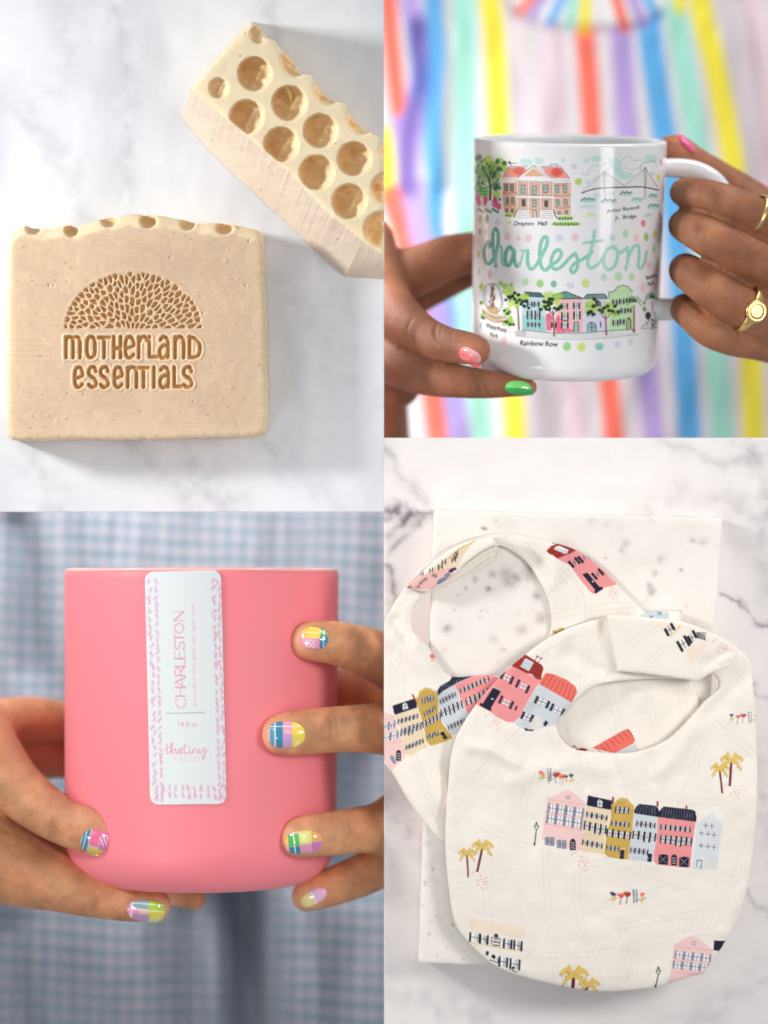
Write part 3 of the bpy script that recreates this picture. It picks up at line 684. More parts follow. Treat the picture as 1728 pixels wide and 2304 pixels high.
# fountain
mc.line([(150, 290), (135, 380), (160, 470), (200, 500), (250, 500), (285, 440), (270, 350), (240, 290), (200, 275), (160, 285)], 5, (60, 70, 80), .9, True)
mc.line([(160, 300), (150, 380), (170, 450)], 8, (140, 190, 200), .6, True); mc.line([(262, 350), (276, 420), (262, 460)], 8, (120, 180, 190), .6, True)
for i in range(46):
    r_ = random.Random(i); yy = 310+i*3.6; mc.blob(205+r_.uniform(-1, 1)*(8+i*.55), yy, 7, 7, r_.choice([(120, 86, 60), (150, 112, 80), (70, 50, 42)]), .9, soft=.4)
for a in (-.7, -.35, 0, .35, .7): mc.line([(203, 310), (203+40*math.sin(a), 310-36*math.cos(a))], 5, (96, 74, 58), .9, w2=2)
mc.line([(160, 450), (185, 465), (210, 458), (245, 470)], 4, BK, .9, True)
mc.wash([(165, 460), (255, 475), (240, 520), (190, 515)], (190, 150, 104), .85, 1.2); mc.wash([(130, 480), (310, 540), (300, 560), (140, 520)], (216, 192, 160), .8, 1.2); mc.wash([(155, 530), (285, 560), (275, 585), (170, 560)], (196, 158, 116), .85, 1.2)
mc.line([(130, 475), (150, 510), (230, 545), (310, 540)], 5, (50, 40, 38), .9, True); mc.line([(130, 500), (155, 545), (165, 555)], 4, (50, 40, 38), .8); mc.line([(170, 560), (220, 582), (280, 580)], 4, (50, 40, 38), .8, True)
for (x, y, r) in [(120, 430, 18), (130, 530, 20), (110, 300, 14), (320, 500, 34), (340, 580, 34), (300, 590, 20), (348, 545, 14), (268, 275, 20), (305, 298, 24), (352, 285, 18), (292, 340, 14), (370, 600, 16)]: mc.blob(x, y, r, r, (140, 196, 64), .85, soft=.4, grain=.3)
for (x, y, r) in [(115, 425, 10), (125, 545, 12), (140, 555, 9), (300, 490, 12), (325, 515, 14), (340, 500, 10), (320, 580, 14), (345, 600, 14), (300, 575, 10), (372, 600, 10), (312, 405, 14), (335, 392, 10), (345, 412, 9)]: mc.blob(x, y, r, r*.85, (26, 56, 42), .95, soft=.35)
# row of houses
sky = 0
mc.wash([(440, 380), (620, 390), (625, 655), (440, 640)], (178, 214, 222), .95, 1.2, .25, False); mc.wash([(440, 520), (625, 540), (625, 655), (440, 640)], (120, 192, 190), .7, 3, .5, False)
mc.poly([(462, 342), (585, 352), (622, 385), (470, 378)], (84, 110, 122)); mc.line([(462, 342), (585, 350), (618, 385), (480, 375), (462, 342)], 6, (34, 44, 52))
mc.wash([(715, 385), (925, 395), (925, 662), (715, 655)], (246, 182, 182), .95, 1.2, .3, False); mc.wash([(628, 520), (660, 505), (680, 540), (675, 650), (632, 650)], (226, 72, 108), .95, 2, .4, False); mc.wash([(715, 530), (750, 560), (760, 620), (845, 645), (840, 660), (700, 655)], (228, 84, 116), .85, 3, .4)
mc.poly([(680, 370), (785, 338), (920, 392), (690, 400)], (104, 160, 142)); mc.line([(680, 370), (785, 338), (925, 394), (700, 398)], 6, (34, 52, 50)); mc.line([(790, 345), (790, 392)], 3, (50, 80, 70), .7)
mc.wash([(928, 400), (1115, 395), (1125, 655), (928, 660)], (214, 212, 238), .95, 1.2, .3, False); mc.poly([(930, 395), (955, 362), (1095, 358), (1115, 392)], (108, 152, 142)); mc.line([(930, 395), (955, 362), (1095, 358), (1120, 395)], 6, (40, 50, 52)); mc.line([(930, 396), (1110, 394)], 4, (40, 50, 52))
mc.wash([(1130, 345), (1180, 330), (1215, 295), (1265, 290), (1310, 335), (1325, 400), (1325, 640), (1128, 652)], (184, 230, 164), .95, 1.4, .3, False); mc.line([(1128, 390), (1130, 345), (1175, 335), (1200, 300), (1240, 288), (1285, 300), (1300, 325), (1320, 340)], 5, (40, 44, 46), .9)
mc.line([(1130, 384), (1310, 360)], 5, (214, 240, 200), .9)
def shut(x, y, w, h, n=2):
    mc.poly([(x-w/2, y-h/2), (x+w/2, y-h/2), (x+w/2, y+h/2), (x-w/2, y+h/2)], (214, 226, 226), .9)
    for sx in (-1, 1): mc.line([(x+sx*w/2, y-h/2+4), (x+sx*w/2, y+h/2-4)], 13, (30, 30, 36), .95)
    mc.line([(x, y-h/2), (x, y+h/2)], 3, BK, .9); mc.line([(x-w/2, y), (x+w/2, y)], 3, BK, .9)
for a in [(502, 440, 34, 40), (556, 440, 34, 40), (500, 525, 34, 66), (562, 528, 34, 70), (503, 602, 32, 34), (562, 603, 32, 34), (778, 456, 42, 46), (872, 452, 42, 50), (780, 535, 46, 60), (875, 527, 46, 62), (780, 607, 46, 50), (692, 605, 32, 40), (978, 445, 36, 36), (1042, 440, 36, 36), (980, 512, 36, 46), (1178, 425, 32, 40), (1232, 418, 32, 40), (1284, 410, 28, 36), (1190, 505, 30, 36), (1242, 492, 32, 40), (1292, 488, 24, 34), (1182, 588, 36, 44), (1234, 580, 30, 42)]: shut(*a)
mc.line([(755, 568), (805, 572)], 7, BK); mc.poly([(852, 582), (888, 582), (888, 660), (852, 660)], (150, 196, 190)); mc.line([(852, 660), (852, 582), (888, 582), (888, 660)], 4.5, BK, .9)
mc.line([(958, 660), (960, 600), (990, 582), (1025, 600), (1030, 655)], 6, BK, 1); mc.poly([(965, 655), (968, 605), (990, 590), (1020, 605), (1024, 655)], (140, 190, 190)); mc.line([(992, 590), (994, 660)], 4, BK); mc.line([(968, 620), (1020, 620)], 3, BK, .8); mc.line([(1062, 580), (1066, 620)], 9, BK)
mc.line([(1272, 636), (1272, 565), (1288, 545), (1302, 565), (1304, 630)], 7, BK); mc.line([(1288, 550), (1290, 640)], 4, BK)
for x, y in ((1178, 425),): pass
mc.poly([(390, 655), (450, 645), (680, 672), (1000, 668), (1130, 660), (1370, 672), (1360, 690), (1120, 712), (900, 722), (620, 712), (410, 696)], (222, 226, 224)); mc.wash([(385, 655), (460, 650), (470, 690), (400, 695)], (176, 184, 182), .8, 2); mc.line([(445, 643), (560, 655), (700, 668), (900, 668), (1050, 658), (1130, 652), (1320, 640)], 5, (50, 60, 74), .9, True); mc.line([(390, 690), (600, 712), (900, 720), (1150, 706), (1370, 675)], 3.5, (150, 154, 154), .8, True)
for (x, y0, y1, s) in [(405, 450, 640, 1), (685, 490, 690, 1), (1100, 520, 680, 1)]:
    mc.line([(x, y0), (x+6, (y0+y1)/2), (x+10, y1)], 9, (136, 90, 72), 1, True, w2=14)
mc.line([(405, 470), (385, 455)], 6, (136, 90, 72)); mc.line([(690, 530), (660, 490), (650, 480)], 8, (100, 64, 56), w2=4); mc.line([(690, 520), (715, 480)], 7, (100, 64, 56), w2=4); mc.line([(1103, 560), (1060, 510)], 9, (150, 84, 70), w2=4); mc.line([(1103, 560), (1140, 520), (1165, 505)], 8, (150, 84, 70), w2=4)
rt = random.Random(12)
for (x0, y0, x1, y1, n) in [(320, 330, 470, 450, 15), (600, 360, 740, 470, 14), (960, 410, 1200, 520, 18)]:
    for i in range(n): mc.blob(rt.uniform(x0, x1), rt.uniform(y0, y1), rt.uniform(22, 34), rt.uniform(22, 32), rt.choice([(180, 214, 84), (160, 206, 80), (196, 222, 110)]), .7, soft=.5, grain=.3)
for (x, y) in [(385, 350), (370, 375), (410, 365), (350, 388), (335, 380), (385, 400), (420, 405), (445, 420), (470, 415), (430, 440), (455, 455), (495, 470), (395, 425), (660, 400), (640, 425), (615, 420), (650, 450), (680, 400), (670, 430), (620, 460), (655, 480), (700, 470), (720, 480), (745, 460), (735, 475), (590, 480), (635, 480), (1010, 400), (1040, 420), (1035, 445), (1005, 455), (985, 500), (1060, 485), (1080, 500), (1090, 470), (1120, 455), (1135, 490), (1160, 495), (1180, 455), (1205, 500), (1010, 520), (965, 510)]:
    mc.blob(x+rt.uniform(-5, 5), y, rt.uniform(13, 19), rt.uniform(11, 16), (22, 44, 34), .95, ang=rt.uniform(-1, 1), soft=.3)
for (tx, ty, by, c) in [(1330, 450, 645, 1), (1475, 420, 520, 0)]:
    for a in (-2.5, -2.0, -1.5, -.9, -.3, .3, 2.9, 3.3):
        L = 62; mc.line([(tx, ty-30), (tx+L*.6*math.cos(a), ty-30+L*.6*math.sin(a)-6), (tx+L*math.cos(a), ty-30+L*math.sin(a)+16)], 9, (36, 120, 76) if a > -1.2 else (30, 84, 60), .95, True, w2=4)
    for k in range(int((by-ty)/17)): mc.blob(tx, ty+10+k*17, 7 if c else 4, 10, (160, 70, 52), .95, soft=.3)
mc.blob(1328, 650, 12, 16, (170, 74, 56), .9); mc.wash([(1290, 470), (1340, 440), (1330, 500)], (150, 210, 130), .5, 2)
for (x, y, r) in [(1410, 430, 12), (1412, 478, 16), (1515, 430, 10), (1516, 500, 10), (1500, 520, 18), (1520, 360, 8), (1505, 545, 12)]: mc.blob(x, y, r, r*1.2, (92, 176, 96), .9, soft=.35)
mc.blob(1442, 530, 24, 30, (40, 52, 66), .95, soft=.2); mc.line([(1435, 560), (1455, 575), (1420, 585), (1440, 600), (1400, 610), (1395, 632), (1450, 628)], 4, (50, 56, 66), .9, True)
for i in range(12): mc.blob(1470+(i % 4)*14, 560+(i//4)*26+(i % 3)*9, 6, 12, (24, 48, 60), .9, ang=.3, soft=.3)
# handwritten captions
mc.text("Drayton Hall", 372, -188, 50, (20, 20, 24), -.01, sx=1.02, shear=.18, bold=-.012) if False else None
V(); mc.text("Drayton  Hall", 372, 766, 46, (16, 16, 20), 0, sx=1.02, shear=.15, bold=.006, spacing=1.02)
mc.text("Arthur Ravenel", 1112, 668, 42, (20, 20, 24), -.13, sx=1.0, shear=.15, bold=.0); mc.text("Jr.  Bridge", 1180, 722, 44, (20, 20, 24), -.1, sx=.95, shear=.15, bold=.0)
mc.view(1050, 560, .2833)
mc.text("Rainbow Row", 420, 765, 56, (20, 20, 24), .035, sx=.95, shear=.05, bold=.01); mc.text("Waterfront", 148, 622, 50, (20, 20, 24), .25, sx=.72, bold=.008); mc.text("Park", 182, 695, 48, (20, 20, 24), .2, sx=.75, bold=.008)
mc.text("Battery", 1428, 246, 46, (20, 20, 24), -.3, sx=.68, bold=.004); mc.text("Park", 1440, 296, 46, (20, 20, 24), -.25, sx=.68, bold=.004)
# brush script word across the middle (px frame)
Z = lambda L: [(864+.2604*x, 480+.2604*y) for x, y in L]
mc.view(0, 0, 1); c1, c2, c3 = (96, 172, 154), (132, 200, 180), (158, 216, 198)
for pts, w, c in [(Z([(912, 290), (918, 262), (893, 250), (868, 315), (872, 395), (895, 437), (925, 420), (960, 360), (985, 260), (985, 170), (962, 130), (940, 190), (943, 300), (958, 400), (966, 458)]), 7.2, c1),
                  (Z([(962, 430), (972, 340), (1000, 285), (1018, 310), (1018, 400), (1035, 450), (1052, 440)]), 6.2, c2),
                  (Z([(1112, 318), (1085, 290), (1052, 340), (1050, 420), (1075, 452), (1108, 400), (1124, 320), (1126, 400), (1145, 455), (1170, 440)]), 8.2, c1),
                  (Z([(1165, 445), (1190, 390), (1200, 330), (1180, 322), (1215, 322), (1240, 325)]), 5.5, c3), (Z([(1242, 325), (1242, 420), (1262, 478), (1300, 465), (1350, 390), (1400, 290), (1412, 225), (1388, 202), (1355, 260), (1345, 370), (1362, 465), (1400, 490), (1440, 450)]), 8.2, c2),
                  (Z([(1440, 450), (1500, 410), (1532, 355), (1515, 318), (1478, 330), (1445, 400), (1450, 460), (1490, 484), (1540, 455), (1600, 390), (1650, 345)]), 7.8, c2),
                  ([(1294, 570), (1300, 585), (1299, 602), (1290, 614), (1284, 606), (1292, 594), (1306, 586), (1322, 576), (1332, 566)], 7.6, c2),
                  ([(1338, 520), (1334, 545), (1327, 572), (1322, 592), (1330, 603), (1346, 594), (1358, 578)], 7.8, c3), ([(1313, 547), (1357, 541)], 6.4, c3),
                  ([(1384, 556), (1368, 560), (1358, 582), (1362, 602), (1374, 606), (1386, 592), (1390, 566), (1380, 554), (1394, 568), (1408, 560)], 7.4, c3),
                  ([(1412, 556), (1413, 580), (1408, 606)], 7.2, c3), ([(1411, 584), (1424, 558), (1436, 552), (1438, 574), (1436, 600), (1444, 603), (1452, 584), (1454, 566)], 7, c3)]:
    mc.line(pts, w, c, .95, True)
    for q in catmull(pts, 2)[::3]: mc.blob(q[0]+1, q[1]+1, 2.6, 2.6, (236, 244, 240), .22, soft=.6)
# ---- mug body: lathe leaning gently towards the camera
R0, H0 = 2.262, 5.47
MZ = -2.35
mugP = Vector(P(1283, 313, MZ))
tilt = math.radians(10.9); roll = math.radians(-.9)
Mrot = Matrix.Rotation(roll, 4, 'Z') @ Matrix.Rotation(tilt, 4, 'X')   # local y = axis (up), z = towards camera
def mug_pt(th, y, r): return (Mrot @ Vector((r*math.sin(th), y, r*math.cos(th))))+mugP
prof = [(0, -H0+.10)]
def rr_(y):  # outer radius by height below rim
    t = -y/H0; return R0-.075*t
outer = []
ys = np.concatenate([np.linspace(-.05, -H0+.42, 330), []])
front_n = 460
thf = np.linspace(-math.pi*.5, math.pi*.5, front_n); thb = np.linspace(math.pi*.5, math.pi*1.5, 60)[1:-1]
TH = np.concatenate([thf, thb]); nT = len(TH)
P2 = [(rr_(y), y) for y in ys]
rb = rr_(-H0+.42); P2 += [(rb-.42+.42*math.cos(a), -H0+.42-.42*math.sin(a)) for a in np.linspace(.08, math.pi/2, 26)] + [(rb-.9, -H0), (.4, -H0+.04), (.01, -H0+.04)]
inner = [(R0-.02, -.02), (R0-.05, 0), (R0-.12, .012), (R0-.19, -.015), (R0-.22, -.07)]+[(R0-.23, y) for y in np.linspace(-.2, -H0+.7, 12)]+[(R0-.5, -H0+.35), (.01, -H0+.33)]
prof = inner[::-1]+P2
PR = np.array(prof); V = []
for r, y in PR:
    x = r*np.sin(TH); z = r*np.cos(TH)
    V.append(np.stack([x, np.full(nT, y), z], 1))
V = np.concatenate(V); Mn = np.array(Mrot.to_3x3()); V = V@Mn.T+np.array(mugP)
i = np.arange(len(PR)-1)[:, None]*nT; j = np.arange(nT)[None, :]; j2 = (j+1) % nT
F = np.stack([i+j, i+nT+j, i+nT+j2, i+j2], -1).reshape(-1, 4)
px, py = unP(V); cols = s2l(mc.at(px, py)); thall = np.tile(TH, len(PR)); rows = np.repeat(np.arange(len(PR)), nT)
back = (np.cos(thall) < .02) | (rows < len(inner)+6)
cols[back] = s2l(np.array([240, 240, 243])/255)
mug = empty("mug", tuple(mug_pt(0, -H0, 0)))
tag(mug, "white mug printed with charleston lettering and painted houses, held in two hands", "mug")
mug_body = link_mesh("mug_body", V, F, M_glaze, mug, cols)
M_white = material("white_glaze", (.86, .86, .88), rough=.15, spec=.5, coat=.3)
hv, hf = tube(finger_rings([(1478, 379, -2.5, 20), (1520, 378, -2.5, 22, .8), (1568, 386, -2.5, 23, .75), (1612, 414, -2.5, 23, .7), (1640, 470, -2.5, 22, .7), (1648, 540, -2.5, 22, .7), (1632, 612, -2.5, 22, .7), (1580, 672, -2.5, 22, .7), (1525, 694, -2.5, 24, .8), (1480, 696, -2.5, 26)], 10), 28)
link_mesh("handle", hv, hf, M_white, mug)
T_mug = bvh_of(mug_body)

# ---- hands round the mug
def skin(name, base, dark, tip, fingers, sss=.22, rough=.54):
    m = material(name, attr="print", rough=rough, spec=.36, sss=sss, radius=(.20, .07, .035), bump=.22, bscale=14, bdetail=9, rvar=.07, cells=15)
    def f(px, py, no):
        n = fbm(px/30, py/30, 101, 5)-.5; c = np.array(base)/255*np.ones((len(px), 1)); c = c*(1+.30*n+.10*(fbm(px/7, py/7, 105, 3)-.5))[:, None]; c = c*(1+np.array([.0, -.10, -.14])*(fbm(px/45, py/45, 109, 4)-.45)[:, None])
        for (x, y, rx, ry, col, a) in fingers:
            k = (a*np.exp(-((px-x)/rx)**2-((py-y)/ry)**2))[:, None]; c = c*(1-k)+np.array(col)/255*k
        return s2l(np.clip(c, 0, 1))
    return m, f
def nail(parent, tree, cx, cy, ang, L, Wd, pattern, lift=.018, mat=None, shape=0.0, bulge=.05):
    """curved nail plate laid on the fingertip; pattern(u,v)->rgb with u along the finger (0 root, 1 tip), v across -1..1"""
    ca, sa = math.cos(ang), math.sin(ang); out = []
    for a in np.linspace(0, 2*math.pi, 44, endpoint=False):
        u, v = math.cos(a), math.sin(a); n = 3.2 if u > 0 else 2.3
        k = (abs(u)**n+abs(v)**n)**(-1/n); u, v = u*k, v*k
        if u > 0: u = u+shape*v*u
        out.append((cx+u*L/2*ca-v*Wd/2*sa, cy+u*L/2*sa+v*Wd/2*ca))
    def uv(x, y):
        X = x-cx; Y = y-cy; return (X*ca+Y*sa)/(L/2), (-X*sa+Y*ca)/(Wd/2)
    cen = hit_z(tree, np.array([cx]), np.array([cy]))[0]
    def zf(x, y, d):
        z = hit_z(tree, x, y, -9); z = np.where((z < cen-.6), cen-.3, z)
        return z+lift+bulge*np.clip(d/(Wd/2), 0, 1)**.5
    def cf(x, y, d):
        u, v = uv(x, y); return s2l(np.clip(pattern((u+1)/2, v), 0, 255)/255)
    return relief("fingernail", [np.array(out)], 1.15, zf, cen-.35, mat or M_nail, parent, colfun=cf)
M_nail = material("nail_lacquer", attr="print", rough=.12, spec=.6, coat=.9, coat_rough=.03)
BR = (150, 98, 68)
dk = (104, 64, 44); pkk = (206, 136, 108)
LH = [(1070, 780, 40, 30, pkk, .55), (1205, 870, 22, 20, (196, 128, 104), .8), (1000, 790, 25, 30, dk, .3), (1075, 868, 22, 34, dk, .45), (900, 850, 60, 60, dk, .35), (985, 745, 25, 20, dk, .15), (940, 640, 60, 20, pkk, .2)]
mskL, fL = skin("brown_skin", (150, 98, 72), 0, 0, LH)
person1 = empty("person", P(1300, 600, -9))
tag(person1, "person in a striped dress holding the printed white mug with both hands", "person")
handL = body_mesh("left_hand", [
    [(800, 560, -4.2, 92, .8), (850, 660, -3.6, 72, .8), (892, 712, -2.9, 58, .9), (945, 752, -2.2, 48), (1000, 774, -1.6, 41), (1045, 782, -1.1, 38), (1072, 788, -.85, 34)],      # thumb
    [(780, 720, -4.0, 90, .8), (850, 780, -3.3, 66, .8), (905, 820, -2.7, 56, .9), (968, 846, -2.3, 46), (1030, 857, -2.0, 39), (1095, 864, -1.9, 33), (1150, 868, -1.9, 26), (1192, 872, -1.95, 19)],
    [(800, 640, -4.6, 90, .8), (880, 625, -4.4, 66, .8), (945, 606, -4.3, 56), (1010, 578, -4.3, 50), (1080, 566, -4.6, 46), (1180, 560, -5.0, 42)],
    [(850, 700, -5.2, 70), (930, 660, -5.2, 52), (1000, 630, -5.1, 44), (1080, 590, -5.2, 42)],
    [(700, 600, -6.6, 120, .9), (780, 650, -4.8, 110, .7), (850, 660, -4.2, 80, .7)],
    [(780, 760, -6, 90), (860, 840, -5.0, 62), (900, 870, -4.8, 50)], [(840, 740, -5, 70), (862, 880, -6.5, 54), (868, 1040, -8.5, 58)]],
    mskL, person1, fL, creases=[([(1020, 740), (1016, 760), (1022, 784)], 2.4, .015), ([(925, 720), (915, 745), (925, 775)], 3, .02), ([(985, 725), (978, 745), (984, 768), (996, 790)], 3.4, .045), ([(996, 728), (990, 750), (996, 775)], 3, .02), ([(1068, 838), (1072, 858), (1084, 884)], 3.2, .05), ([(1080, 840), (1088, 860), (1102, 884)], 3.5, .03), ([(1056, 842), (1058, 862), (1066, 886)], 3, .02), ([(1000, 805), (950, 800), (905, 785)], 8, .03)],
    bumps=[(1000, 775, 30, 20, .03)])
T1 = bvh_of(handL)
def p_pink(u, v):
    t = np.clip((v+.1)*1.1+.5, 0, 1)[:, None]; return np.array([246, 178, 178])*(1-t)+np.array([236, 104, 108])*t
def p_green(u, v):
    t = np.clip((v-.05+.15*(u-.5))*9+.5, 0, 1)[:, None]; return np.array([132, 226, 118])*(1-t)+np.array([36, 172, 78])*t
nail(handL, T1, 1058, 802, .55, 56, 34, p_pink, shape=.25)
nail(handL, T1, 1168, 873, .08, 62, 33, p_green, shape=.35)
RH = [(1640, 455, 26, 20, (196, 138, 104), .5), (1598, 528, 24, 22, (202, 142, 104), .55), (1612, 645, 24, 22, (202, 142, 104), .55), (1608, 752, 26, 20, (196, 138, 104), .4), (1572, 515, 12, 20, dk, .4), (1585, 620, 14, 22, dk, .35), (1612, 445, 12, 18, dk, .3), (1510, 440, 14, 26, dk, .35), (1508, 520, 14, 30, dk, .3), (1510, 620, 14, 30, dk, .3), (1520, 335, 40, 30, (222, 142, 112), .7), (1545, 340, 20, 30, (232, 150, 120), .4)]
mskR, fR = skin("brown_skin_sunlit", (160, 106, 76), 0, 0, RH)  # right hand's base painted lighter than the left to stand for sunlight
handR = body_mesh("right_hand", [
    [(1505, 330, -3.4, 26), (1526, 336, -3.2, 33), (1556, 362, -3.3, 36), (1600, 395, -3.5, 42), (1660, 440, -3.7, 52), (1740, 510, -3.7, 70)],
    [(1600, 440, -3.6, 26), (1562, 436, -3.2, 30), (1538, 433, -2.3, 32), (1560, 434, -1.55, 35), (1600, 444, -1.2, 39), (1645, 462, -1.15, 43), (1695, 488, -1.5, 46), (1760, 530, -2.3, 52)],
    [(1600, 535, -3.6, 28), (1562, 520, -3.2, 34), (1540, 507, -2.3, 37), (1560, 516, -1.45, 41), (1598, 535, -1.0, 46), (1645, 562, -1.05, 50), (1705, 598, -1.6, 54), (1780, 640, -2.5, 60)],
    [(1600, 640, -3.6, 28), (1565, 625, -3.2, 36), (1543, 608, -2.3, 39), (1562, 622, -1.45, 43), (1600, 648, -1.05, 47), (1645, 678, -1.15, 50), (1705, 712, -1.8, 54), (1780, 740, -2.8, 60)],
    [(1590, 720, -3.6, 26), (1558, 705, -3.2, 30), (1538, 693, -2.5, 33), (1560, 712, -1.8, 37), (1598, 742, -1.5, 40), (1650, 762, -1.8, 40), (1710, 770, -2.6, 42), (1780, 780, -3.4, 50)],
    [(1700, 500, -3.3, 60), (1760, 620, -3.4, 95, .8), (1760, 720, -3.8, 80, .8)],
    [(1760, 640, -3.8, 110, .8), (1850, 740, -5.5, 100), (1950, 860, -8, 100)]],
    mskR, person1, fR, creases=[([(1588, 508), (1592, 528), (1588, 548)], 2.2, .016), ([(1600, 504), (1606, 526), (1600, 548)], 2.2, .016), ([(1612, 512), (1617, 530), (1612, 545)], 2, .012), ([(1598, 622), (1602, 642), (1598, 660)], 2.2, .016), ([(1612, 620), (1617, 642), (1611, 662)], 2.2, .016), ([(1632, 434), (1636, 452), (1632, 470)], 2.2, .016), ([(1644, 436), (1649, 455), (1643, 474)], 2.2, .014), ([(1600, 728), (1604, 745), (1599, 762)], 2.2, .012), ([(1560, 492), (1566, 512), (1560, 535)], 4, .012), ([(1622, 430), (1628, 450), (1620, 480)], 4, .012), ([(1655, 590), (1668, 560), (1664, 530)], 5, .01),
     ([(1535, 463), (1590, 478), (1640, 504), (1690, 536)], 5, .04), ([(1545, 561), (1600, 590), (1660, 630), (1700, 650)], 5, .04), ([(1535, 664), (1590, 704), (1650, 738), (1700, 745)], 5, .04)],
    bumps=[(1640, 452, 22, 18, .045), (1600, 524, 24, 20, .05), (1612, 640, 24, 20, .05), (1605, 745, 24, 18, .035)])
T2 = bvh_of(handR)
def p_hot(u, v): return np.ones((len(u), 1))*np.array([244, 84, 150])+np.clip(v, 0, 1)[:, None]*np.array([0, 40, 30])
nail(handR, T2, 1546, 322, -2.28, 54, 15, p_hot, shape=0, lift=.04)
M_gold = material("yellow_gold", (.83, .60, .26), rough=.32, metal=1, bump=.1, bscale=20)
def ring(px, py, z, ang, rad, thick, width, parent, name="gold_ring", yaw=.5, signet=False):
    bm = bmesh.new(); n = 56; m = 10; vs = []
    for i_ in range(n):
        a = 2*math.pi*i_/n
        for k in range(m):
            b = 2*math.pi*k/m; wd = width*(1+(1.1*max(0, math.cos(a-math.pi/2))**3 if signet else 0))
            r = rad+thick*math.cos(b); vs.append(bm.verts.new((wd*math.sin(b), r*math.cos(a), r*math.sin(a))))
    for i_ in range(n):
        for k in range(m): bm.faces.new((vs[i_*m+k], vs[i_*m+(k+1) % m], vs[((i_+1) % n)*m+(k+1) % m], vs[((i_+1) % n)*m+k]))
    R = Matrix.Translation(P(px, py, z)) @ Matrix.Rotation(-ang, 4, 'Z') @ Matrix.Rotation(yaw, 4, 'Y'); bm.transform(R)
    me = bpy.data.meshes.new(name); bm.to_mesh(me); bm.free()
    for p in me.polygons: p.use_smooth = True
    me.materials.append(M_gold); o = bpy.data.objects.new(name, me); COL.objects.link(o); o.parent = parent
    o.matrix_parent_inverse = Matrix.Translation(parent.location).inverted()
    if signet:
        bm = bmesh.new(); prof_ = [(.0, .0), (.05, .05), (.12, .05), (.175, .048), (.19, .036), (.205, .046), (.25, .035), (.268, .0), (.24, -.10)]
        rings_ = [[bm.verts.new((r*math.cos(t), r*math.sin(t), rad+thick+h)) for t in np.linspace(0, 2*math.pi, 36, endpoint=False)] for r, h in prof_[1:]]
        bm.faces.new(rings_[0])
        for A, B in zip(rings_[:-1], rings_[1:]):
            for t in range(36): bm.faces.new((A[t], A[(t+1) % 36], B[(t+1) % 36], B[t]))
        bmesh.ops.recalc_face_normals(bm, faces=bm.faces); bm.transform(R); me2 = bpy.data.meshes.new("signet_disc"); bm.to_mesh(me2); bm.free(); me2.materials.append(M_gold)
        for p in me2.polygons: p.use_smooth = True
        o2 = bpy.data.objects.new("signet_disc", me2); COL.objects.link(o2); o2.parent = parent; o2.matrix_parent_inverse = Matrix.Translation(parent.location).inverted()
    return o
g1 = ring(1697, 487, -1.58, .5, .53, .035, .075, handR, yaw=.3)
g2 = ring(1676, 696, -1.42, .45, .575, .035, .07, handR, yaw=.35, signet=True)

# ---- striped dress behind
ZS = -14.0
sc = Canvas(640, -260, 2000, 1260, (228, 221, 227))
YE, CO, BL, MI, PU, PP = (250, 236, 70), (252, 116, 96), (92, 178, 238), (168, 232, 216), (182, 160, 222), (240, 218, 226)
for pts, w, c in [([(868, -260), (874, 0), (882, 110), (892, 208), (903, 285)], 34, CO), ([(900, -260), (922, 0), (936, 60), (947, 150), (935, 230), (925, 300)], 40, PU), ([(976, -260), (976, 0), (982, 120), (976, 220), (974, 320), (981, 420), (976, 520), (1010, 760), (1040, 1260)], 36, BL),
                  ([(1046, -260), (1046, 400), (1056, 700), (1085, 1000), (1100, 1260)], 46, MI), ([(1100, -20), (1110, 60), (1118, 180), (1124, 330), (1140, 600), (1160, 985), (1175, 1260)], 42, YE), ([(1250, 70), (1245, 330), (1270, 700), (1298, 985), (1310, 1260)], 46, PP),
                  ([(1315, 66), (1325, 180), (1333, 320), (1355, 700), (1382, 985), (1400, 1260)], 38, CO), ([(1396, 66), (1404, 180), (1412, 310), (1440, 650), (1470, 985), (1480, 1260)], 42, PU), ([(1458, 40), (1470, 140), (1495, 310), (1525, 560), (1552, 985), (1570, 1260)], 46, BL),
                  ([(1520, 20), (1540, 150), (1568, 320), (1595, 560), (1625, 985), (1640, 1260)], 46, MI), ([(1560, -260), (1576, 0), (1600, 110), (1618, 190), (1655, 400), (1680, 640), (1697, 985), (1710, 1260)], 44, YE), ([(1690, -260), (1700, 0), (1730, 300), (1760, 900)], 40, PP),
                  ([(1790, -260), (1800, 200), (1840, 900)], 44, CO), ([(820, -260), (820, 200), (850, 420), (860, 600), (880, 900), (900, 1260)], 40, MI), ([(905, 285), (915, 330), (905, 400), (890, 470)], 50, PU), ([(862, 300), (872, 400), (862, 440)], 34, YE), ([(880, 440), (905, 520), (935, 640), (985, 985), (1000, 1260)], 42, CO), ([(930, 420), (945, 520), (975, 640), (1035, 985), (1050, 1260)], 44, PU),
                  ([(770, -260), (760, 300), (800, 900), (820, 1260)], 44, YE), ([(700, -260), (700, 900)], 44, BL)]:
    sc.line(pts, w*1.14, c, .94, True, soft=5)
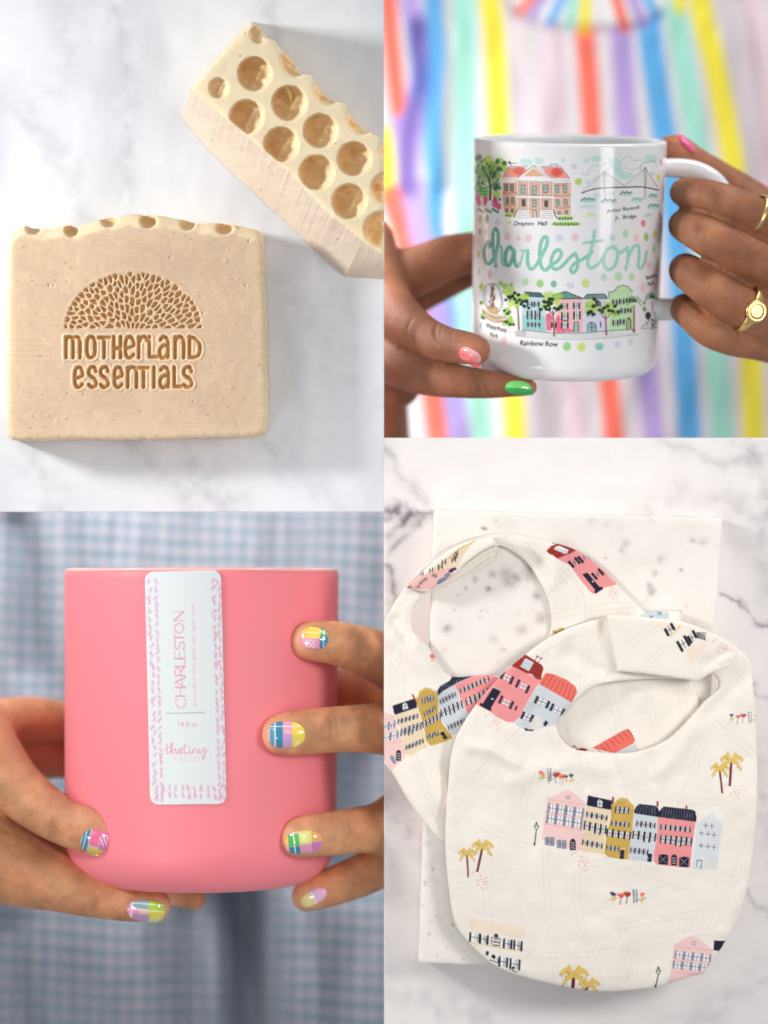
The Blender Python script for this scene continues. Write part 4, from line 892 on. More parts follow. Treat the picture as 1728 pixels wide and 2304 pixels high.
# gathered yoke at the neckline
sc.poly([(1130, -260), (1146, 0), (1165, 26), (1215, 46), (1300, 60), (1400, 60), (1462, 46), (1490, 28), (1500, -260)], (242, 240, 242))
for a, b, w, c in [((1240, -60), (1170, 26), 20, CO), ((1255, -60), (1196, 38), 22, PU), ((1290, -60), (1238, 52), 20, BL), ((1300, -60), (1282, 60), 24, MI), ((1322, -60), (1315, 64), 26, YE), ((1370, -60), (1406, 62), 24, CO), ((1400, -60), (1446, 52), 26, PU), ((1430, -60), (1478, 40), 22, BL), ((1520, -60), (1530, 20), 26, YE)]:
    sc.line([(a[0]+(a[0]-b[0])*2.4, a[1]+(a[1]-b[1])*2.4), a, b], w, c, 1, False, soft=2)
def ridge(x, y, pts, w):
    dd = np.full(x.shape, 1e9); c = catmull(pts, 5)
    for a, b in zip(c[:-1], c[1:]):
        dx, dy = b-a; L = dx*dx+dy*dy+1e-9; t = np.clip(((x-a[0])*dx+(y-a[1])*dy)/L, 0, 1); dd = np.minimum(dd, np.hypot(x-a[0]-t*dx, y-a[1]-t*dy))
    return np.exp(-(dd/w)**2)
def dress_z(x, y, d):
    z = ZS+1.3*(fbm(x/120, y/420, 121, 4)-.5)-(x-1330)**2*3.2e-6
    z -= .9*ridge(x, y, [(948, 60), (955, 180), (930, 300), (925, 420)], 20)-.5*ridge(x, y, [(985, 20), (990, 200), (975, 400)], 26)
    z += .45*ridge(x, y, [(1200, 80), (1210, 300), (1230, 600)], 30)-.35*ridge(x, y, [(1170, 60), (1180, 300), (1200, 600)], 22)
    z -= .5*ridge(x, y, [(1660, 0), (1700, 250), (1728, 420)], 26); z -= .35*ridge(x, y, [(1146, 0), (1165, 32), (1215, 52), (1300, 66), (1400, 66), (1462, 52), (1490, 34)], 9)
    z += .2*ridge(x, y, [(1600, 40), (1660, 300), (1700, 600)], 24); z -= .8*ridge(x, y, [(880, 840), (900, 980), (930, 1100)], 30)
    z += .08*np.sin(x/11+fbm(x/80, y/80, 3, 2)*4)*np.exp(-((y-90)/60)**2)
    return z
M_cotton = material("dress_cotton", attr="print", rough=.85, spec=.2, sheen=.15, bump=.1, bscale=14, sss=.08, radius=(.2, .2, .2))
dress = relief("striped_dress", [[(650, -250), (1990, -250), (1990, 1250), (650, 1250)]], 6, dress_z, ZS-1.4, M_cotton, person1, colfun=lambda x, y, d: s2l(sc.at(x, y)))
# ================================================================== SET 3: pink candle jar in two hands, checked shirt behind
M_jar = material("frosted_pink_glass", (1.0, .255, .30), rough=.5, spec=.4, sss=.22, radius=(.5, .16, .14), coat=0)
jar = empty("candle_jar", P(453, 2003, -3.1))
tag(jar, "frosted pink candle jar with a tall white paper label, held in two hands", "candle")
JR, JH, JC = 3.235, 7.36, 1.05
jarP = Vector(P(454, 1284, -3.1)); Mj = Matrix.Rotation(math.radians(-1.9), 4, 'X')
nT = 200; TH = np.linspace(0, 2*math.pi, nT, endpoint=False)
def jr(y): return JR-.055*(-y/JH)
rb = jr(-JH+JC)
prof = [(.01, -JH+.45), (rb-1.0, -JH+.45), (rb-.35, -JH+.8), (rb-.22, -JH+1.4)]+[(jr(y)-.20, y) for y in np.linspace(-JH+2, -.3, 10)]+[(jr(0)-.19, -.06), (jr(0)-.16, -.015), (jr(0)-.10, 0), (jr(0)-.04, -.015), (jr(0), -.06)]
prof += [(jr(y), y) for y in np.linspace(-.2, -JH+JC, 60)]+[(rb-JC+JC*math.cos(a), -JH+JC-JC*math.sin(a)) for a in np.linspace(.06, math.pi/2*.97, 24)]+[(rb-1.9, -JH-.0), (rb-2.1, -JH+.06), (.01, -JH+.08)]
PR = np.array(prof); V = np.concatenate([np.stack([r*np.sin(TH), np.full(nT, y), r*np.cos(TH)], 1) for r, y in PR]); V = V@np.array(Mj.to_3x3()).T+np.array(jarP)
i = np.arange(len(PR)-1)[:, None]*nT; j = np.arange(nT)[None, :]; j2 = (j+1) % nT
F = np.stack([i+j, i+nT+j, i+nT+j2, i+j2], -1).reshape(-1, 4)
jar_body = link_mesh("jar", V, F, M_jar, jar); T_jar = bvh_of(jar_body)
ra = np.linspace(0, 2*math.pi, 160, endpoint=False); rv = []
for a in ra:
    for b_ in np.linspace(0, 2*math.pi, 8, endpoint=False): rv.append((( JR-.085+.075*math.cos(b_))*math.sin(a), -.005+.05*math.sin(b_), (JR-.085+.075*math.cos(b_))*math.cos(a)))
rf = [(k*8+m, k*8+(m+1) % 8, ((k+1) % 160)*8+(m+1) % 8, ((k+1) % 160)*8+m) for k in range(160) for m in range(8)]
M_rim = material("polished_pink_rim", (1.0, .56, .55), rough=.2, spec=.6)
link_mesh("rim", np.array(rv)@np.array(Mj.to_3x3()).T+np.array(jarP), np.array(rf), M_rim, jar)
# pale wax deep in the jar
M_wax = material("soy_wax", (.86, .76, .70), rough=.5, sss=.3)
wv = np.concatenate([np.stack([r*np.sin(TH), np.full(nT, y), r*np.cos(TH)], 1) for r, y in [(.01, -1.5), (JR-.6, -1.5), (JR-.27, -1.46), (JR-.27, -JH+1.6)]])@np.array(Mj.to_3x3()).T+np.array(jarP)
i = np.arange(3)[:, None]*nT; link_mesh("wax", wv, np.stack([i+j, i+nT+j, i+nT+j2, i+j2], -1).reshape(-1, 4), M_wax, jar)
# ---- label print
lc = Canvas(310, 1270, 530, 1830, (224, 229, 231)); K = .1326
CH, PL, GR = (226, 138, 162), (234, 190, 212), (150, 158, 156)
lc.view(0, 0, 1)
def tassel(x, y, a, s, c, al=.8):
    ca, sa = math.cos(a), math.sin(a); T_ = lambda L: [(x+s*(u*ca-v*sa), y+s*(u*sa+v*ca)) for u, v in L]
    lc.poly(T_([(-1.2, -2), (1.2, -2), (2.8, 6), (-2.8, 6)]), c, al*.75); lc.line(T_([(-.9, -2), (-1.3, -4.6), (0, -6.2), (1.3, -4.6), (.9, -2)]), 1.1, c, al, True)
    lc.line(T_([(-1.2, -2), (-2.8, 6)]), .8, (214, 140, 172), al*.8); lc.line(T_([(1.2, -2), (2.8, 6)]), .8, (214, 140, 172), al*.8); lc.line(T_([(-1.6, -1.4), (1.6, -1.4)]), 1.4, (206, 126, 160), al)
rt = random.Random(4)
for k in range(31):
    y = 1308+k*16.3; sk = (y-1290)*.029
    for (xx, ok) in ((336+sk+rt.uniform(-3, 3), True), (350+sk, True), (480+sk, True), (491+sk+rt.uniform(-3, 3), True)):
        if ok: tassel(xx, y+rt.uniform(-4, 4), rt.choice([0, .35, -.4, 3.1, .7, -.2]), rt.uniform(1.05, 1.4), rt.choice([(224, 178, 206), (228, 168, 196), (214, 170, 200), (226, 150, 180)]), .75)
for k in range(11):
    for r_ in range(2): tassel(352+k*14.5+rt.uniform(-2, 2), 1773+r_*17+rt.uniform(-3, 3), rt.choice([0, .4, -.4, 3.0]), rt.uniform(1.1, 1.4), rt.choice([(224, 178, 206), (230, 150, 176)]), .8)
# CHARLESTON: thick and thin roman strokes, running upwards
lc.view(310, 1270, K)
def up(chars, x0, y0, h, col):
    """x0 = cap-top side, text runs upwards from y0; glyph strokes (along, height, width)"""
    G = {'C': (1.0, [([(.95, .82), (.75, 1), (.4, 1), (.05, .7), (.05, .3), (.4, 0), (.75, 0), (.95, .18)], .5)]), 'H': (.72, [([(0, 0), (0, 1)], 1), ([(.9, 0), (.9, 1)], 1), ([(0, .5), (.9, .5)], .4)]),
         'A': (.95, [([(0, 0), (.5, 1)], .5), ([(.5, 1), (1, 0)], 1), ([(.2, .35), (.82, .35)], .4)]), 'R': (.7, [([(0, 0), (0, 1)], 1), ([(0, .98), (.5, 1), (.75, .75), (.5, .5), (0, .48)], .6), ([(.35, .48), (.95, 0)], .9)]),
         'L': (.6, [([(0, 0), (0, 1)], 1), ([(0, 0), (.8, 0)], .45)]), 'E': (.65, [([(0, 0), (0, 1)], 1), ([(0, 0), (.8, 0)], .4), ([(0, .52), (.65, .52)], .4), ([(0, 1), (.75, 1)], .4)]),
         'S': (.62, [([(.85, .88), (.5, 1), (.15, .85), (.2, .6), (.75, .4), (.85, .15), (.5, 0), (.05, .12)], .75)]), 'T': (.7, [([(.45, 0), (.45, 1)], 1), ([(0, 1), (.9, 1)], .4)]),
         'O': (1.05, [([(.5, 0), (.08, .3), (.08, .7), (.5, 1), (.92, .7), (.92, .3), (.5, 0)], .7)]), 'N': (.85, [([(0, 0), (0, 1)], .4), ([(0, 1), (.95, 0)], 1), ([(.95, 0), (.95, 1)], .4)])}
    y = y0
    for ch in chars:
        w, S = G[ch]
        for pts, wt in S: lc.line([(x0-(y0-y)*.0215+h*(1-v), y-u*h) for u, v in pts], 8+14*wt, col, .62+.3*wt, len(pts) > 3)
        y -= (w+.22)*h
up("CHARLESTON", 648, 2436, 165, CH)

lc.text("soy candle | violet, grass, mint, agave, citrus", 990, 2411, 84, (226, 150, 174), -math.pi/2-.018, alpha=.75, fit=1761)
lc.view(310, 1540, K)
lc.line([(480, 490), (1135, 478)], 12, GR, .9)
lc.text("14 fl oz", 668, 716, 120, (226, 140, 166), -.01, alpha=.85, fit=348)
lc.text("TASSEL", 590, 1312, 150, (232, 196, 208), -.005, alpha=.9, fit=500)
for pts, w in (([(470, 1090), (560, 1060), (600, 1020)], 9), ([(505, 1010), (490, 1100), (500, 1165), (530, 1170), (560, 1110), (590, 1010), (570, 1000), (560, 1080), (590, 1170), (600, 1120), (640, 1095), (650, 1165), (685, 1160)], 16),
               ([(690, 1140), (750, 1110), (745, 1085), (705, 1100), (700, 1150), (730, 1175), (780, 1150)], 16), ([(800, 1015), (790, 1110), (800, 1170), (845, 1160)], 17), ([(755, 1070), (860, 1050)], 9), ([(880, 1090), (875, 1160), (905, 1168), (935, 1140)], 15), ([(884, 1050), (888, 1056)], 13),
               ([(945, 1090), (940, 1168)], 15), ([(942, 1120), (975, 1090), (1000, 1110), (1002, 1165), (1030, 1150)], 13), ([(1045, 1085), (1045, 1150), (1080, 1160), (1120, 1085)], 14), ([(1130, 1080), (1140, 1180), (1130, 1250), (1095, 1255), (1110, 1210), (1200, 1100)], 13)):
    lc.line(pts, w, (226, 132, 160), .85, True)
M_paper = material("label_paper", attr="print", rough=.5, spec=.4, sss=.1, radius=(.1, .1, .1))
def rrect(a, b, c, d, r):
    out = []; P_ = [np.array(p, float) for p in (a, b, c, d)]
    for k in range(4):
        p, q, s_ = P_[k], P_[(k-1) % 4], P_[(k+1) % 4]; u = (q-p)/np.linalg.norm(q-p); v = (s_-p)/np.linalg.norm(s_-p)
        for t in np.linspace(0, 1, 8): e0 = p+u*r; e1 = p+v*r; out.append((1-t)**2*e0+2*t*(1-t)*p+t*t*e1)
    return np.array(out)
lab = rrect((325.5, 1286.5), (497, 1282.5), (510, 1809), (338, 1811), 22)
relief("paper_label", [lab], 1.3, lambda x, y, d: hit_z(T_jar, x, y)+.032, -.35, M_paper, jar, colfun=lambda x, y, d: s2l(lc.at(x, y)*(1-.0)+0))
# ---- hands
person2 = empty("person", P(450, 1700, -9))
tag(person2, "person in a pale blue checked shirt holding the pink candle jar with both hands", "person")
d2k = (136, 88, 62); pk2 = (236, 176, 146)
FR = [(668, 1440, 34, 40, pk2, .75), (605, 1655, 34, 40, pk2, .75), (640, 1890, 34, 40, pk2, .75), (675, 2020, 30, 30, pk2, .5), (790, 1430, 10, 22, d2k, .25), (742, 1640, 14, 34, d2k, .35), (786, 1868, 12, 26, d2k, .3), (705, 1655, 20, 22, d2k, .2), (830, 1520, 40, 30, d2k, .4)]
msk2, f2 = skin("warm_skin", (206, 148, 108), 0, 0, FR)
hr = body_mesh("right_hand", [
    [(690, 1441, -.92, 43), (712, 1442, -.95, 47), (760, 1448, -1.25, 50), (820, 1465, -1.85, 56), (880, 1490, -2.5, 62), (960, 1540, -3.2, 74)],
    [(630, 1652, -.28, 46), (655, 1650, -.33, 50), (705, 1645, -.6, 52), (780, 1640, -1.3, 53), (870, 1640, -2.2, 60), (980, 1650, -3.2, 76)],
    [(670, 1884, -.6, 45), (692, 1881, -.66, 48), (740, 1876, -.95, 50), (800, 1868, -1.5, 52), (870, 1856, -2.2, 60), (980, 1790, -3.2, 76)],
    [(688, 2018, -2.6, 34), (702, 2010, -2.5, 40), (750, 1994, -2.5, 44), (810, 1970, -2.6, 48), (870, 1938, -2.8, 54), (980, 1870, -3.6, 70)],
    [(760, 1560, -5.4, 60), (850, 1570, -4.8, 80), (960, 1600, -4.4, 110)],
    [(980, 1560, -3.9, 90), (1020, 1700, -3.9, 120, .8), (1000, 1850, -4.1, 90)], [(1000, 1700, -4.2, 130, .8), (1120, 1740, -6, 110), (1280, 1820, -9, 110)]],
    msk2, person2, f2, creases=[([(738, 1612), (746, 1640), (740, 1668)], 2.6, .045), ([(752, 1610), (762, 1640), (756, 1672)], 2.6, .048), ([(768, 1616), (774, 1640), (769, 1664)], 2.2, .022), ([(712, 1628), (714, 1645), (711, 1660)], 2, .014), ([(727, 1622), (730, 1642), (727, 1662)], 2.5, .02), ([(784, 1848), (790, 1868), (784, 1892)], 3, .02), ([(774, 1846), (777, 1866), (773, 1890)], 3, .018), ([(786, 1412), (790, 1432), (786, 1452)], 3, .012), ([(796, 1412), (801, 1435), (797, 1458)], 3, .012), ([(770, 1972), (776, 1992), (772, 2014)], 3, .015)])
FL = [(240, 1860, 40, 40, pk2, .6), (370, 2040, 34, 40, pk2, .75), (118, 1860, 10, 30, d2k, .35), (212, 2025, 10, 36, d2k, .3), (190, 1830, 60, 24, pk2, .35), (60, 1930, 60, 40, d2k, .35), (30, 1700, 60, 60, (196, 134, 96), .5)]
msk3, f3 = skin("warm_skin_left", (196, 138, 100), 0, 0, FL)
hl = body_mesh("left_hand", [
    [(222, 1880, -.72, 45), (200, 1868, -.78, 52), (150, 1852, -1.2, 52), (85, 1812, -1.9, 58), (20, 1755, -2.6, 66), (-40, 1680, -3.2, 80)],
    [(350, 2036, -1.35, 38), (330, 2034, -1.35, 41), (285, 2028, -1.4, 45), (205, 2012, -1.6, 52), (125, 1985, -2.0, 66), (30, 1950, -2.6, 88), (-80, 1880, -3.2, 110)],
    [(260, 1625, -6.2, 40), (160, 1625, -5.6, 46), (60, 1625, -4.8, 58), (-60, 1650, -3.9, 72)],
    [(240, 1720, -6.2, 36), (150, 1712, -5.8, 40), (60, 1710, -5.0, 48), (-60, 1720, -4.1, 62)],
    [(440, 2022, -4.6, 26), (400, 2010, -4.6, 30), (300, 1990, -4.5, 36), (180, 1940, -4.3, 44), (60, 1880, -4, 60)],
    [(-60, 1640, -3.6, 90, .8), (-90, 1780, -3.6, 120, .8), (-80, 1900, -3.6, 110, .8)], [(-90, 1800, -4, 130, .8), (-220, 1850, -6, 110), (-380, 1930, -9, 110)]],
    msk3, person2, f3, creases=[([(112, 1832), (118, 1858), (110, 1886)], 3.2, .022), ([(122, 1830), (128, 1856), (121, 1884)], 2.6, .015), ([(206, 1992), (202, 2020), (210, 2052)], 3.2, .024), ([(216, 1994), (213, 2020), (220, 2050)], 2.6, .015), ([(190, 1950), (120, 1920), (60, 1885), (0, 1862)], 7, .03)])
Tr, Tl = bvh_of(hr), bvh_of(hl)
clear = np.array([232, 196, 190.])
def plaid(bands, lines, hatch=None, base=clear):
    """lacquer squares of a checked manicure: bands (u0,u1,v0,v1,rgb,alpha), white lines ('u' or 'v', at, width)"""
    def f(u, v):
        c = np.ones((len(u), 1))*base
        for (a, b, p, q, col, al) in bands:
            k = (np.clip((u-a)*30+.5, 0, 1)*np.clip((b-u)*30+.5, 0, 1)*np.clip((v-p)*18+.5, 0, 1)*np.clip((q-v)*18+.5, 0, 1)*al)[:, None]; c = c*(1-k)+np.array(col, float)*k
        if hatch:
            a, b, p, q, sl = hatch; w = (np.sin((u*46+v*sl*13))>.25)*np.clip((u-a)*20, 0, 1)*np.clip((b-u)*20, 0, 1)*np.clip((v-p)*10, 0, 1)*np.clip((q-v)*10, 0, 1)
            c = c*(1-.75*w[:, None])+245*.75*w[:, None]
        for (ax, at_, wd) in lines:
            t = u if ax == 'u' else v/2; k = np.clip((wd-np.abs(t-(at_ if ax == 'u' else at_/2)))*45+.3, 0, 1)[:, None]*.92; c = c*(1-k)+250*k
        return c
    return f
Bt, Gt, Yt, Pt, Vt, Ot = (40, 130, 170), (70, 190, 90), (250, 224, 70), (240, 150, 190), (200, 110, 200), (244, 170, 90)
# u: 0 root (towards hand) .. 1 tip ; v across
nail(hr, Tr, 708, 1436, math.pi+.05, 62, 50, plaid([(.0, .32, -1, .2, Bt, .9), (.0, .3, .2, 1, Gt, .85), (.3, 1, .0, 1, Yt, .85), (.3, 1, -1, .0, Pt, .75), (.75, 1, .1, 1, Ot, .5)], [('u', .17, .02), ('v', .5, .02)], (.45, .9, -.9, -.1, 1)), shape=0)

nail(hr, Tr, 645, 1653, math.pi+.0, 84, 60, plaid([(.6, .8, -1, 1, Bt, .9), (.82, .95, -1, 1, (60, 150, 190), .85), (.0, .35, -1, 1, Yt, .9), (.35, .6, -1, .1, (200, 150, 214), .75), (.35, .6, .1, 1, Pt, .65)], [('u', .81, .02), ('v', .62, .02)], (.08, .3, -.9, -.4, 1)), shape=0)
nail(hr, Tr, 684, 1895, math.pi-.12, 84, 52, plaid([(.62, .92, -1, -.3, Bt, .9), (.62, .92, -.3, .8, Gt, .9), (.28, .62, -.2, 1, (230, 232, 110), .85), (.28, .62, -1, -.2, Pt, .8), (.0, .28, -.1, 1, Ot, .85), (.0, .3, -1, -.1, Vt, .85), (.92, 1, 0, 1, Yt, .8)], [('u', .76, .022)], (.36, .58, -.1, .8, 1)), shape=0)
nail(hr, Tr, 706, 2019, math.pi-.5, 64, 32, plaid([(.5, 1, -1, 1, (244, 236, 150), .8), (.0, .5, -1, 1, (240, 190, 226), .85), (.3, .6, 0, 1, (190, 200, 240), .6)], [('u', .5, .02)]), shape=0)
nail(hl, Tl, 216, 1896, .22, 70, 58, plaid([(.0, .28, -1, 1, (60, 130, 160), .9), (.28, .62, -1, .3, (250, 100, 150), .8), (.62, 1, -1, .2, (226, 120, 190), .8), (.3, 1, .45, 1, (226, 210, 70), .9), (.62, .95, .0, .5, (190, 110, 200), .7)], [('u', .02, .015), ('u', .13, .018), ('u', .27, .015)], (.55, .95, -.8, .2, -1)), shape=0)
nail(hl, Tl, 329, 2050, .08, 86, 50, plaid([(.55, 1, -1, -.1, (170, 220, 60), .9), (.55, 1, -.1, 1, (226, 214, 60), .9), (.15, .55, -1, -.2, (110, 170, 180), .75), (.0, .3, -.2, .4, (246, 140, 180), .8), (.15, .6, .3, 1, (180, 130, 190), .75), (.0, .15, -1, -.2, (180, 150, 210), .7)], [('v', -.65, .022), ('v', -.05, .022), ('u', .12, .018)], (.55, .9, .4, 1, 1)), shape=0)
# ---- checked shirt
ZC = -14.0
def shirt_z(x, y, d):
    z = ZC+.9*(fbm(x/110, y/500, 131, 3)-.5)
    z -= 3.6*ridge(x, y, [(540, 1980), (560, 2150), (570, 2460)], 62)+1.2*ridge(x, y, [(420, 2040), (440, 2200), (450, 2460)], 50)
    z += .9*ridge(x, y, [(690, 2060), (700, 2200), (690, 2460)], 60)+.5*ridge(x, y, [(300, 2100), (300, 2460)], 60)-.9*ridge(x, y, [(40, 1180), (60, 1300), (70, 1500)], 34)
    z -= 1.8*ridge(x, y, [(820, 1640), (800, 1800), (790, 1950)], 60)-.35*ridge(x, y, [(230, 1150), (250, 1300), (240, 1500)], 60)+.7*ridge(x, y, [(30, 2080), (40, 2300), (50, 2460)], 40)
    return z
def shirt_c(x, y, d):
    xw = x+12*(fbm(x/150, y/150, 141, 3)-.5)+.02*y; yw = y+26*(fbm(x/220, y/220, 151, 3)-.5)-.04*x
    c = np.ones((len(x), 3))*np.array([208, 214, 213.])
    def band(t, per, ph, w): q = np.abs(((t/per+ph) % 1)-.5)*per; return np.clip((w-q)/3+.5, 0, 1)
    for t, per, ph, w, col, a in ((yw, 33, 0, 8.5, (92, 148, 158), .72), (xw, 33, .2, 7.5, (96, 140, 164), .5), (yw, 33, .5, 4, (214, 186, 204), .7), (xw, 33, .7, 4, (214, 186, 202), .7)):
        k = (band(t, per, ph, w)*a)[:, None]; c = c*(1-k)+np.array(col, float)*k
    k = (band(xw, 33, .2, 7.5)*band(yw, 33, 0, 8.5)*.6)[:, None]; c = c*(1-k)+np.array([70, 124, 146.])*k
    return s2l(c/255)
M_check = material("checked_cotton", attr="print", rough=.9, spec=.15, sheen=.1)
shirt = relief("checked_shirt", [[(-260, 1000), (1150, 1000), (1150, 2460), (-260, 2460)]], 5, shirt_z, ZC-5, M_check, person2, colfun=shirt_c)
# ================================================================== SET 4: two printed baby bibs on a marble board, veined table
ZTB = -1.25
gy = (120, 112, 124)
tv = [([(850, 1160), (900, 1145), (935, 1150), (975, 1155)], 9, 0.78, gy), ([(864, 1210), (890, 1180), (915, 1150), (905, 1140), (880, 1142)], 11, 0.78, (104, 96, 110)), ([(880, 1240), (905, 1220), (925, 1190), (940, 1160)], 8, 0.50, gy),
      ([(868, 1270), (885, 1330), (878, 1380), (870, 1420)], 10, 0.56, gy), ([(864, 1010), (890, 1050), (920, 1090), (960, 1130)], 12, 0.25, gy), ([(1480, 985), (1560, 1020), (1600, 1040), (1730, 1010)], 12, 0.20, gy), ([(1630, 1340), (1660, 1355), (1700, 1385), (1760, 1420)], 6, 0.61, gy),
      ([(1460, 1150), (1560, 1120), (1650, 1130), (1728, 1160)], 30, 0.18, gy), ([(1680, 1000), (1720, 1080), (1728, 1200)], 26, 0.22, gy), ([(1640, 1200), (1700, 1240), (1740, 1330)], 24, 0.20, gy), ([(1670, 2000), (1690, 2035), (1728, 2060)], 10, 0.44, gy),
      ([(864, 1780), (890, 1830), (940, 1900)], 26, 0.22, gy), ([(880, 2230), (980, 2260), (1100, 2304)], 30, 0.18, gy), ([(1560, 2304), (1640, 2240), (1728, 2180)], 34, 0.13, gy), ([(1690, 1540), (1710, 1560), (1740, 1570)], 8, 0.44, gy), ([(1700, 1700), (1728, 1900)], 30, 0.16, gy)]
table = relief("marble_table", [[(864, 985), (1960, 985), (1960, 2520), (864, 2520)]], 3.5, lambda x, y, d: np.full(len(x), ZTB), ZTB-.22, M_marble,
    colfun=marble_col((245, 240, 238), tv, 205, .25, (230, 225, 225)))
tag(table, kind="structure")
bs = []
rb2 = random.Random(21)
for (x, y, r, a) in [(1087, 1187, 5, .75), (1115, 1170, 4, .45), (1008, 1416, 9, .7), (1097, 1327, 6, .8), (1068, 1305, 7, .45), (1110, 1290, 8, .5), (1140, 1290, 14, .35), (1150, 1310, 14, .4), (1165, 1300, 8, .5), (1205, 1340, 8, .5), (1218, 1390, 13, .5), (1050, 1322, 4, .5), (1035, 1335, 3, .5), (1080, 1372, 3, .5), (1175, 1420, 12, .35), (1195, 1280, 14, .4), (1195, 1300, 12, .3), (1025, 1373, 3, .5),
                     (1405, 1225, 9, .3), (1400, 1240, 7, .3), (1490, 1255, 8, .3), (1530, 1283, 4, .6), (1475, 1290, 6, .4), (1465, 1332, 9, .5), (1462, 1320, 6, .4), (1545, 1362, 4, .3), (1560, 1215, 8, .3), (1580, 1220, 8, .3), (1530, 1372, 4, .4), (1330, 1170, 8, .2), (1360, 1258, 3, .5), (1625, 1300, 2, .3), (965, 2100, 4, .4), (985, 2060, 3, .5), (1020, 2080, 3, .6), (955, 1990, 5, .4), (1045, 2160, 3, .4), (1005, 2130, 2.5, .5), (975, 1960, 4, .4), (950, 2040, 3, .5), (985, 2150, 3, .3), (960, 1900, 6, .2), (1110, 1440, 10, .2), (1130, 1460, 5, .3)]:
    bs.append((x, y, r*1.05, a*.9, rb2.choice([(128, 108, 108), (140, 112, 106), (120, 110, 116)])))
for i in range(120): bs.append((rb2.uniform(945, 1620), rb2.uniform(1160, 2175), rb2.uniform(2, 9), rb2.uniform(.05, .18), rb2.choice([(150, 128, 122), (170, 140, 120), (150, 144, 150)])))
ZB = -.34
board_o = rrect((977, 1148), (1627, 1165), (1556, 2188), (940, 2167), 8)
M_board = material("warm_marble", attr="print", rough=.38, spec=.35, sss=.08, radius=(.3, .25, .2), bump=.03, bscale=12)
board = relief("marble_board", [board_o], 3.0, lambda x, y, d: ZB-.035*np.exp(-np.clip(d, 0, 99)/3.5), ZTB+.01, M_board,
    colfun=marble_col((247, 240, 233), [([(1560, 1180), (1500, 1230), (1400, 1280)], 30, .1, (170, 150, 140))], 305, .3, (231, 224, 217), (1, 1), bs), skirt_rows=3)
tag(board, "rectangular warm white marble board with small brown flecks, lying beneath the baby bibs", "board")

CREAM = (247, 239, 229)
NV, RD, CR, BG, MU, GB, PKH, PKL, LN = (34, 36, 56), (158, 52, 44), (240, 118, 104), (238, 218, 186), (208, 172, 88), (212, 217, 222), (242, 154, 154), (246, 208, 204), (196, 194, 198)
def cross(c, x, y, w, h, col=NV, wd=4, sl=0): c.line([(x-w/2, y-sl*w/2), (x+w/2, y+sl*w/2)], wd, col, .9); c.line([(x+sl*h*.3, y-h/2), (x-sl*h*.3, y+h/2)], wd, col, .9)
def winrow(c, x0, y0, x1, y1, n, h, col=NV, white=True, sw=13, lean=.1, mid=0):
    for i in range(n):
        a, b = (i+.06)/n, (i+.94)/n; ax, ay, bx, by = x0+(x1-x0)*a, y0+(y1-y0)*a, x0+(x1-x0)*b, y0+(y1-y0)*b
        hh = h*(1+mid*(n > 2 and i == n//2)); dx = -lean*hh/2; oy = mid*h*.3*(n > 2 and i == n//2)
        if white: c.poly([(ax-dx, ay-hh*.4+oy), (bx-dx, by-hh*.4+oy), (bx+dx, by+hh*.4+oy), (ax+dx, ay+hh*.4+oy)], (250, 248, 244), .95)
        for (x, y) in ((ax, ay), (bx, by)): c.line([(x-dx, y-hh*.42+oy), (x+dx, y+hh*.42+oy)], min(sw, (x1-x0)/n*.3), col, 1)
        mx, my = (ax+bx)/2, (ay+by)/2+oy; c.line([(mx-dx, my-hh*.4), (mx+dx, my+hh*.4)], 3.2, NV, .9); c.line([(ax, ay+oy), (bx, by+oy)], 3.2, NV, .9)
def flowers(c, cx, cy, s=1.0, flip=1, which=5):
    s *= 1.1
    F_ = [(-125, -10, (238, 120, 104), 20), (-70, 0, None, 0), (-15, -2, (178, 58, 50), 32), (30, 8, (226, 94, 84), 26), (85, -2, (48, 54, 84), 20)]
    for k, (dx, dy, col, r) in enumerate(F_[:which]):
        x = cx+flip*dx*s; y = cy+(dy+flip*dx*.06)*s
        if col is None:
            c.line([(x, y+62*s), (x+8*flip*s, y), (x+14*flip*s, y-44*s)], 3.2, (112, 122, 140), .9, True)
            for q in range(5):
                for sd in (-1, 1): c.blob(x+(6+sd*10)*s, y+(-36+q*19)*s, 5*s, 8*s, (130, 140, 156), .85, ang=-sd*.8, soft=.4)
            c.line([(x, y+40*s), (x+40*s, y+25*s)], 3, (112, 122, 140), .8)
        else:
            c.line([(x, y+10*s), (x-4*s, y+60*s)], 3.2, (90, 84, 90) if k in (2, 3) else (206, 172, 90), .9)
            for a in (-1.0, -.5, 0, .5, 1.0): c.poly([(x, y+16*s), (x+(math.sin(a)-.25)*r*.8*s, y-r*.3*s), (x+math.sin(a)*r*s, y-(abs(math.cos(a))*r*.95)*s), (x+(math.sin(a)+.25)*r*.8*s, y-r*.1*s)], col, .95)
            if k in (0, 4): c.blob(x+6*s, y+32*s, 22*s, 7*s, (224, 190, 108), .9, ang=-.4)
def palm(c, x, y, bx, by, s=1.0):
    n = 12
    c.line([(x, y), ((x+bx)/2+2*s, (y+by)/2), (bx, by)], 13*s, (204, 120, 110), .8)
    for i in range(n): t = i/(n-1); c.blob(x+(bx-x)*t, y+(by-y)*t, 9*s, 8*s, (108, 32, 34), 1, ang=.5, soft=.3)
    for a, L in ((-2.75, 78), (-2.2, 66), (-1.5, 56), (-.9, 66), (-.35, 82), (.5, 76), (2.65, 72)):
        tx, ty = x+L*s*math.cos(a), y+L*s*math.sin(a)+22*s; mx, my = x+L*.55*s*math.cos(a), y+L*.62*s*math.sin(a)-6*s
        c.poly([(x, y-8*s), (mx, my-17*s), (tx, ty-9*s), (tx, ty+9*s), (mx, my+16*s), (x, y+10*s)], (230, 196, 108), 1, True)
        for q in (.6, .85): c.blob(x+(tx-x)*q, y+(ty-y)*q+9*s, 2.6*s, 5*s, (60, 48, 40), .75)
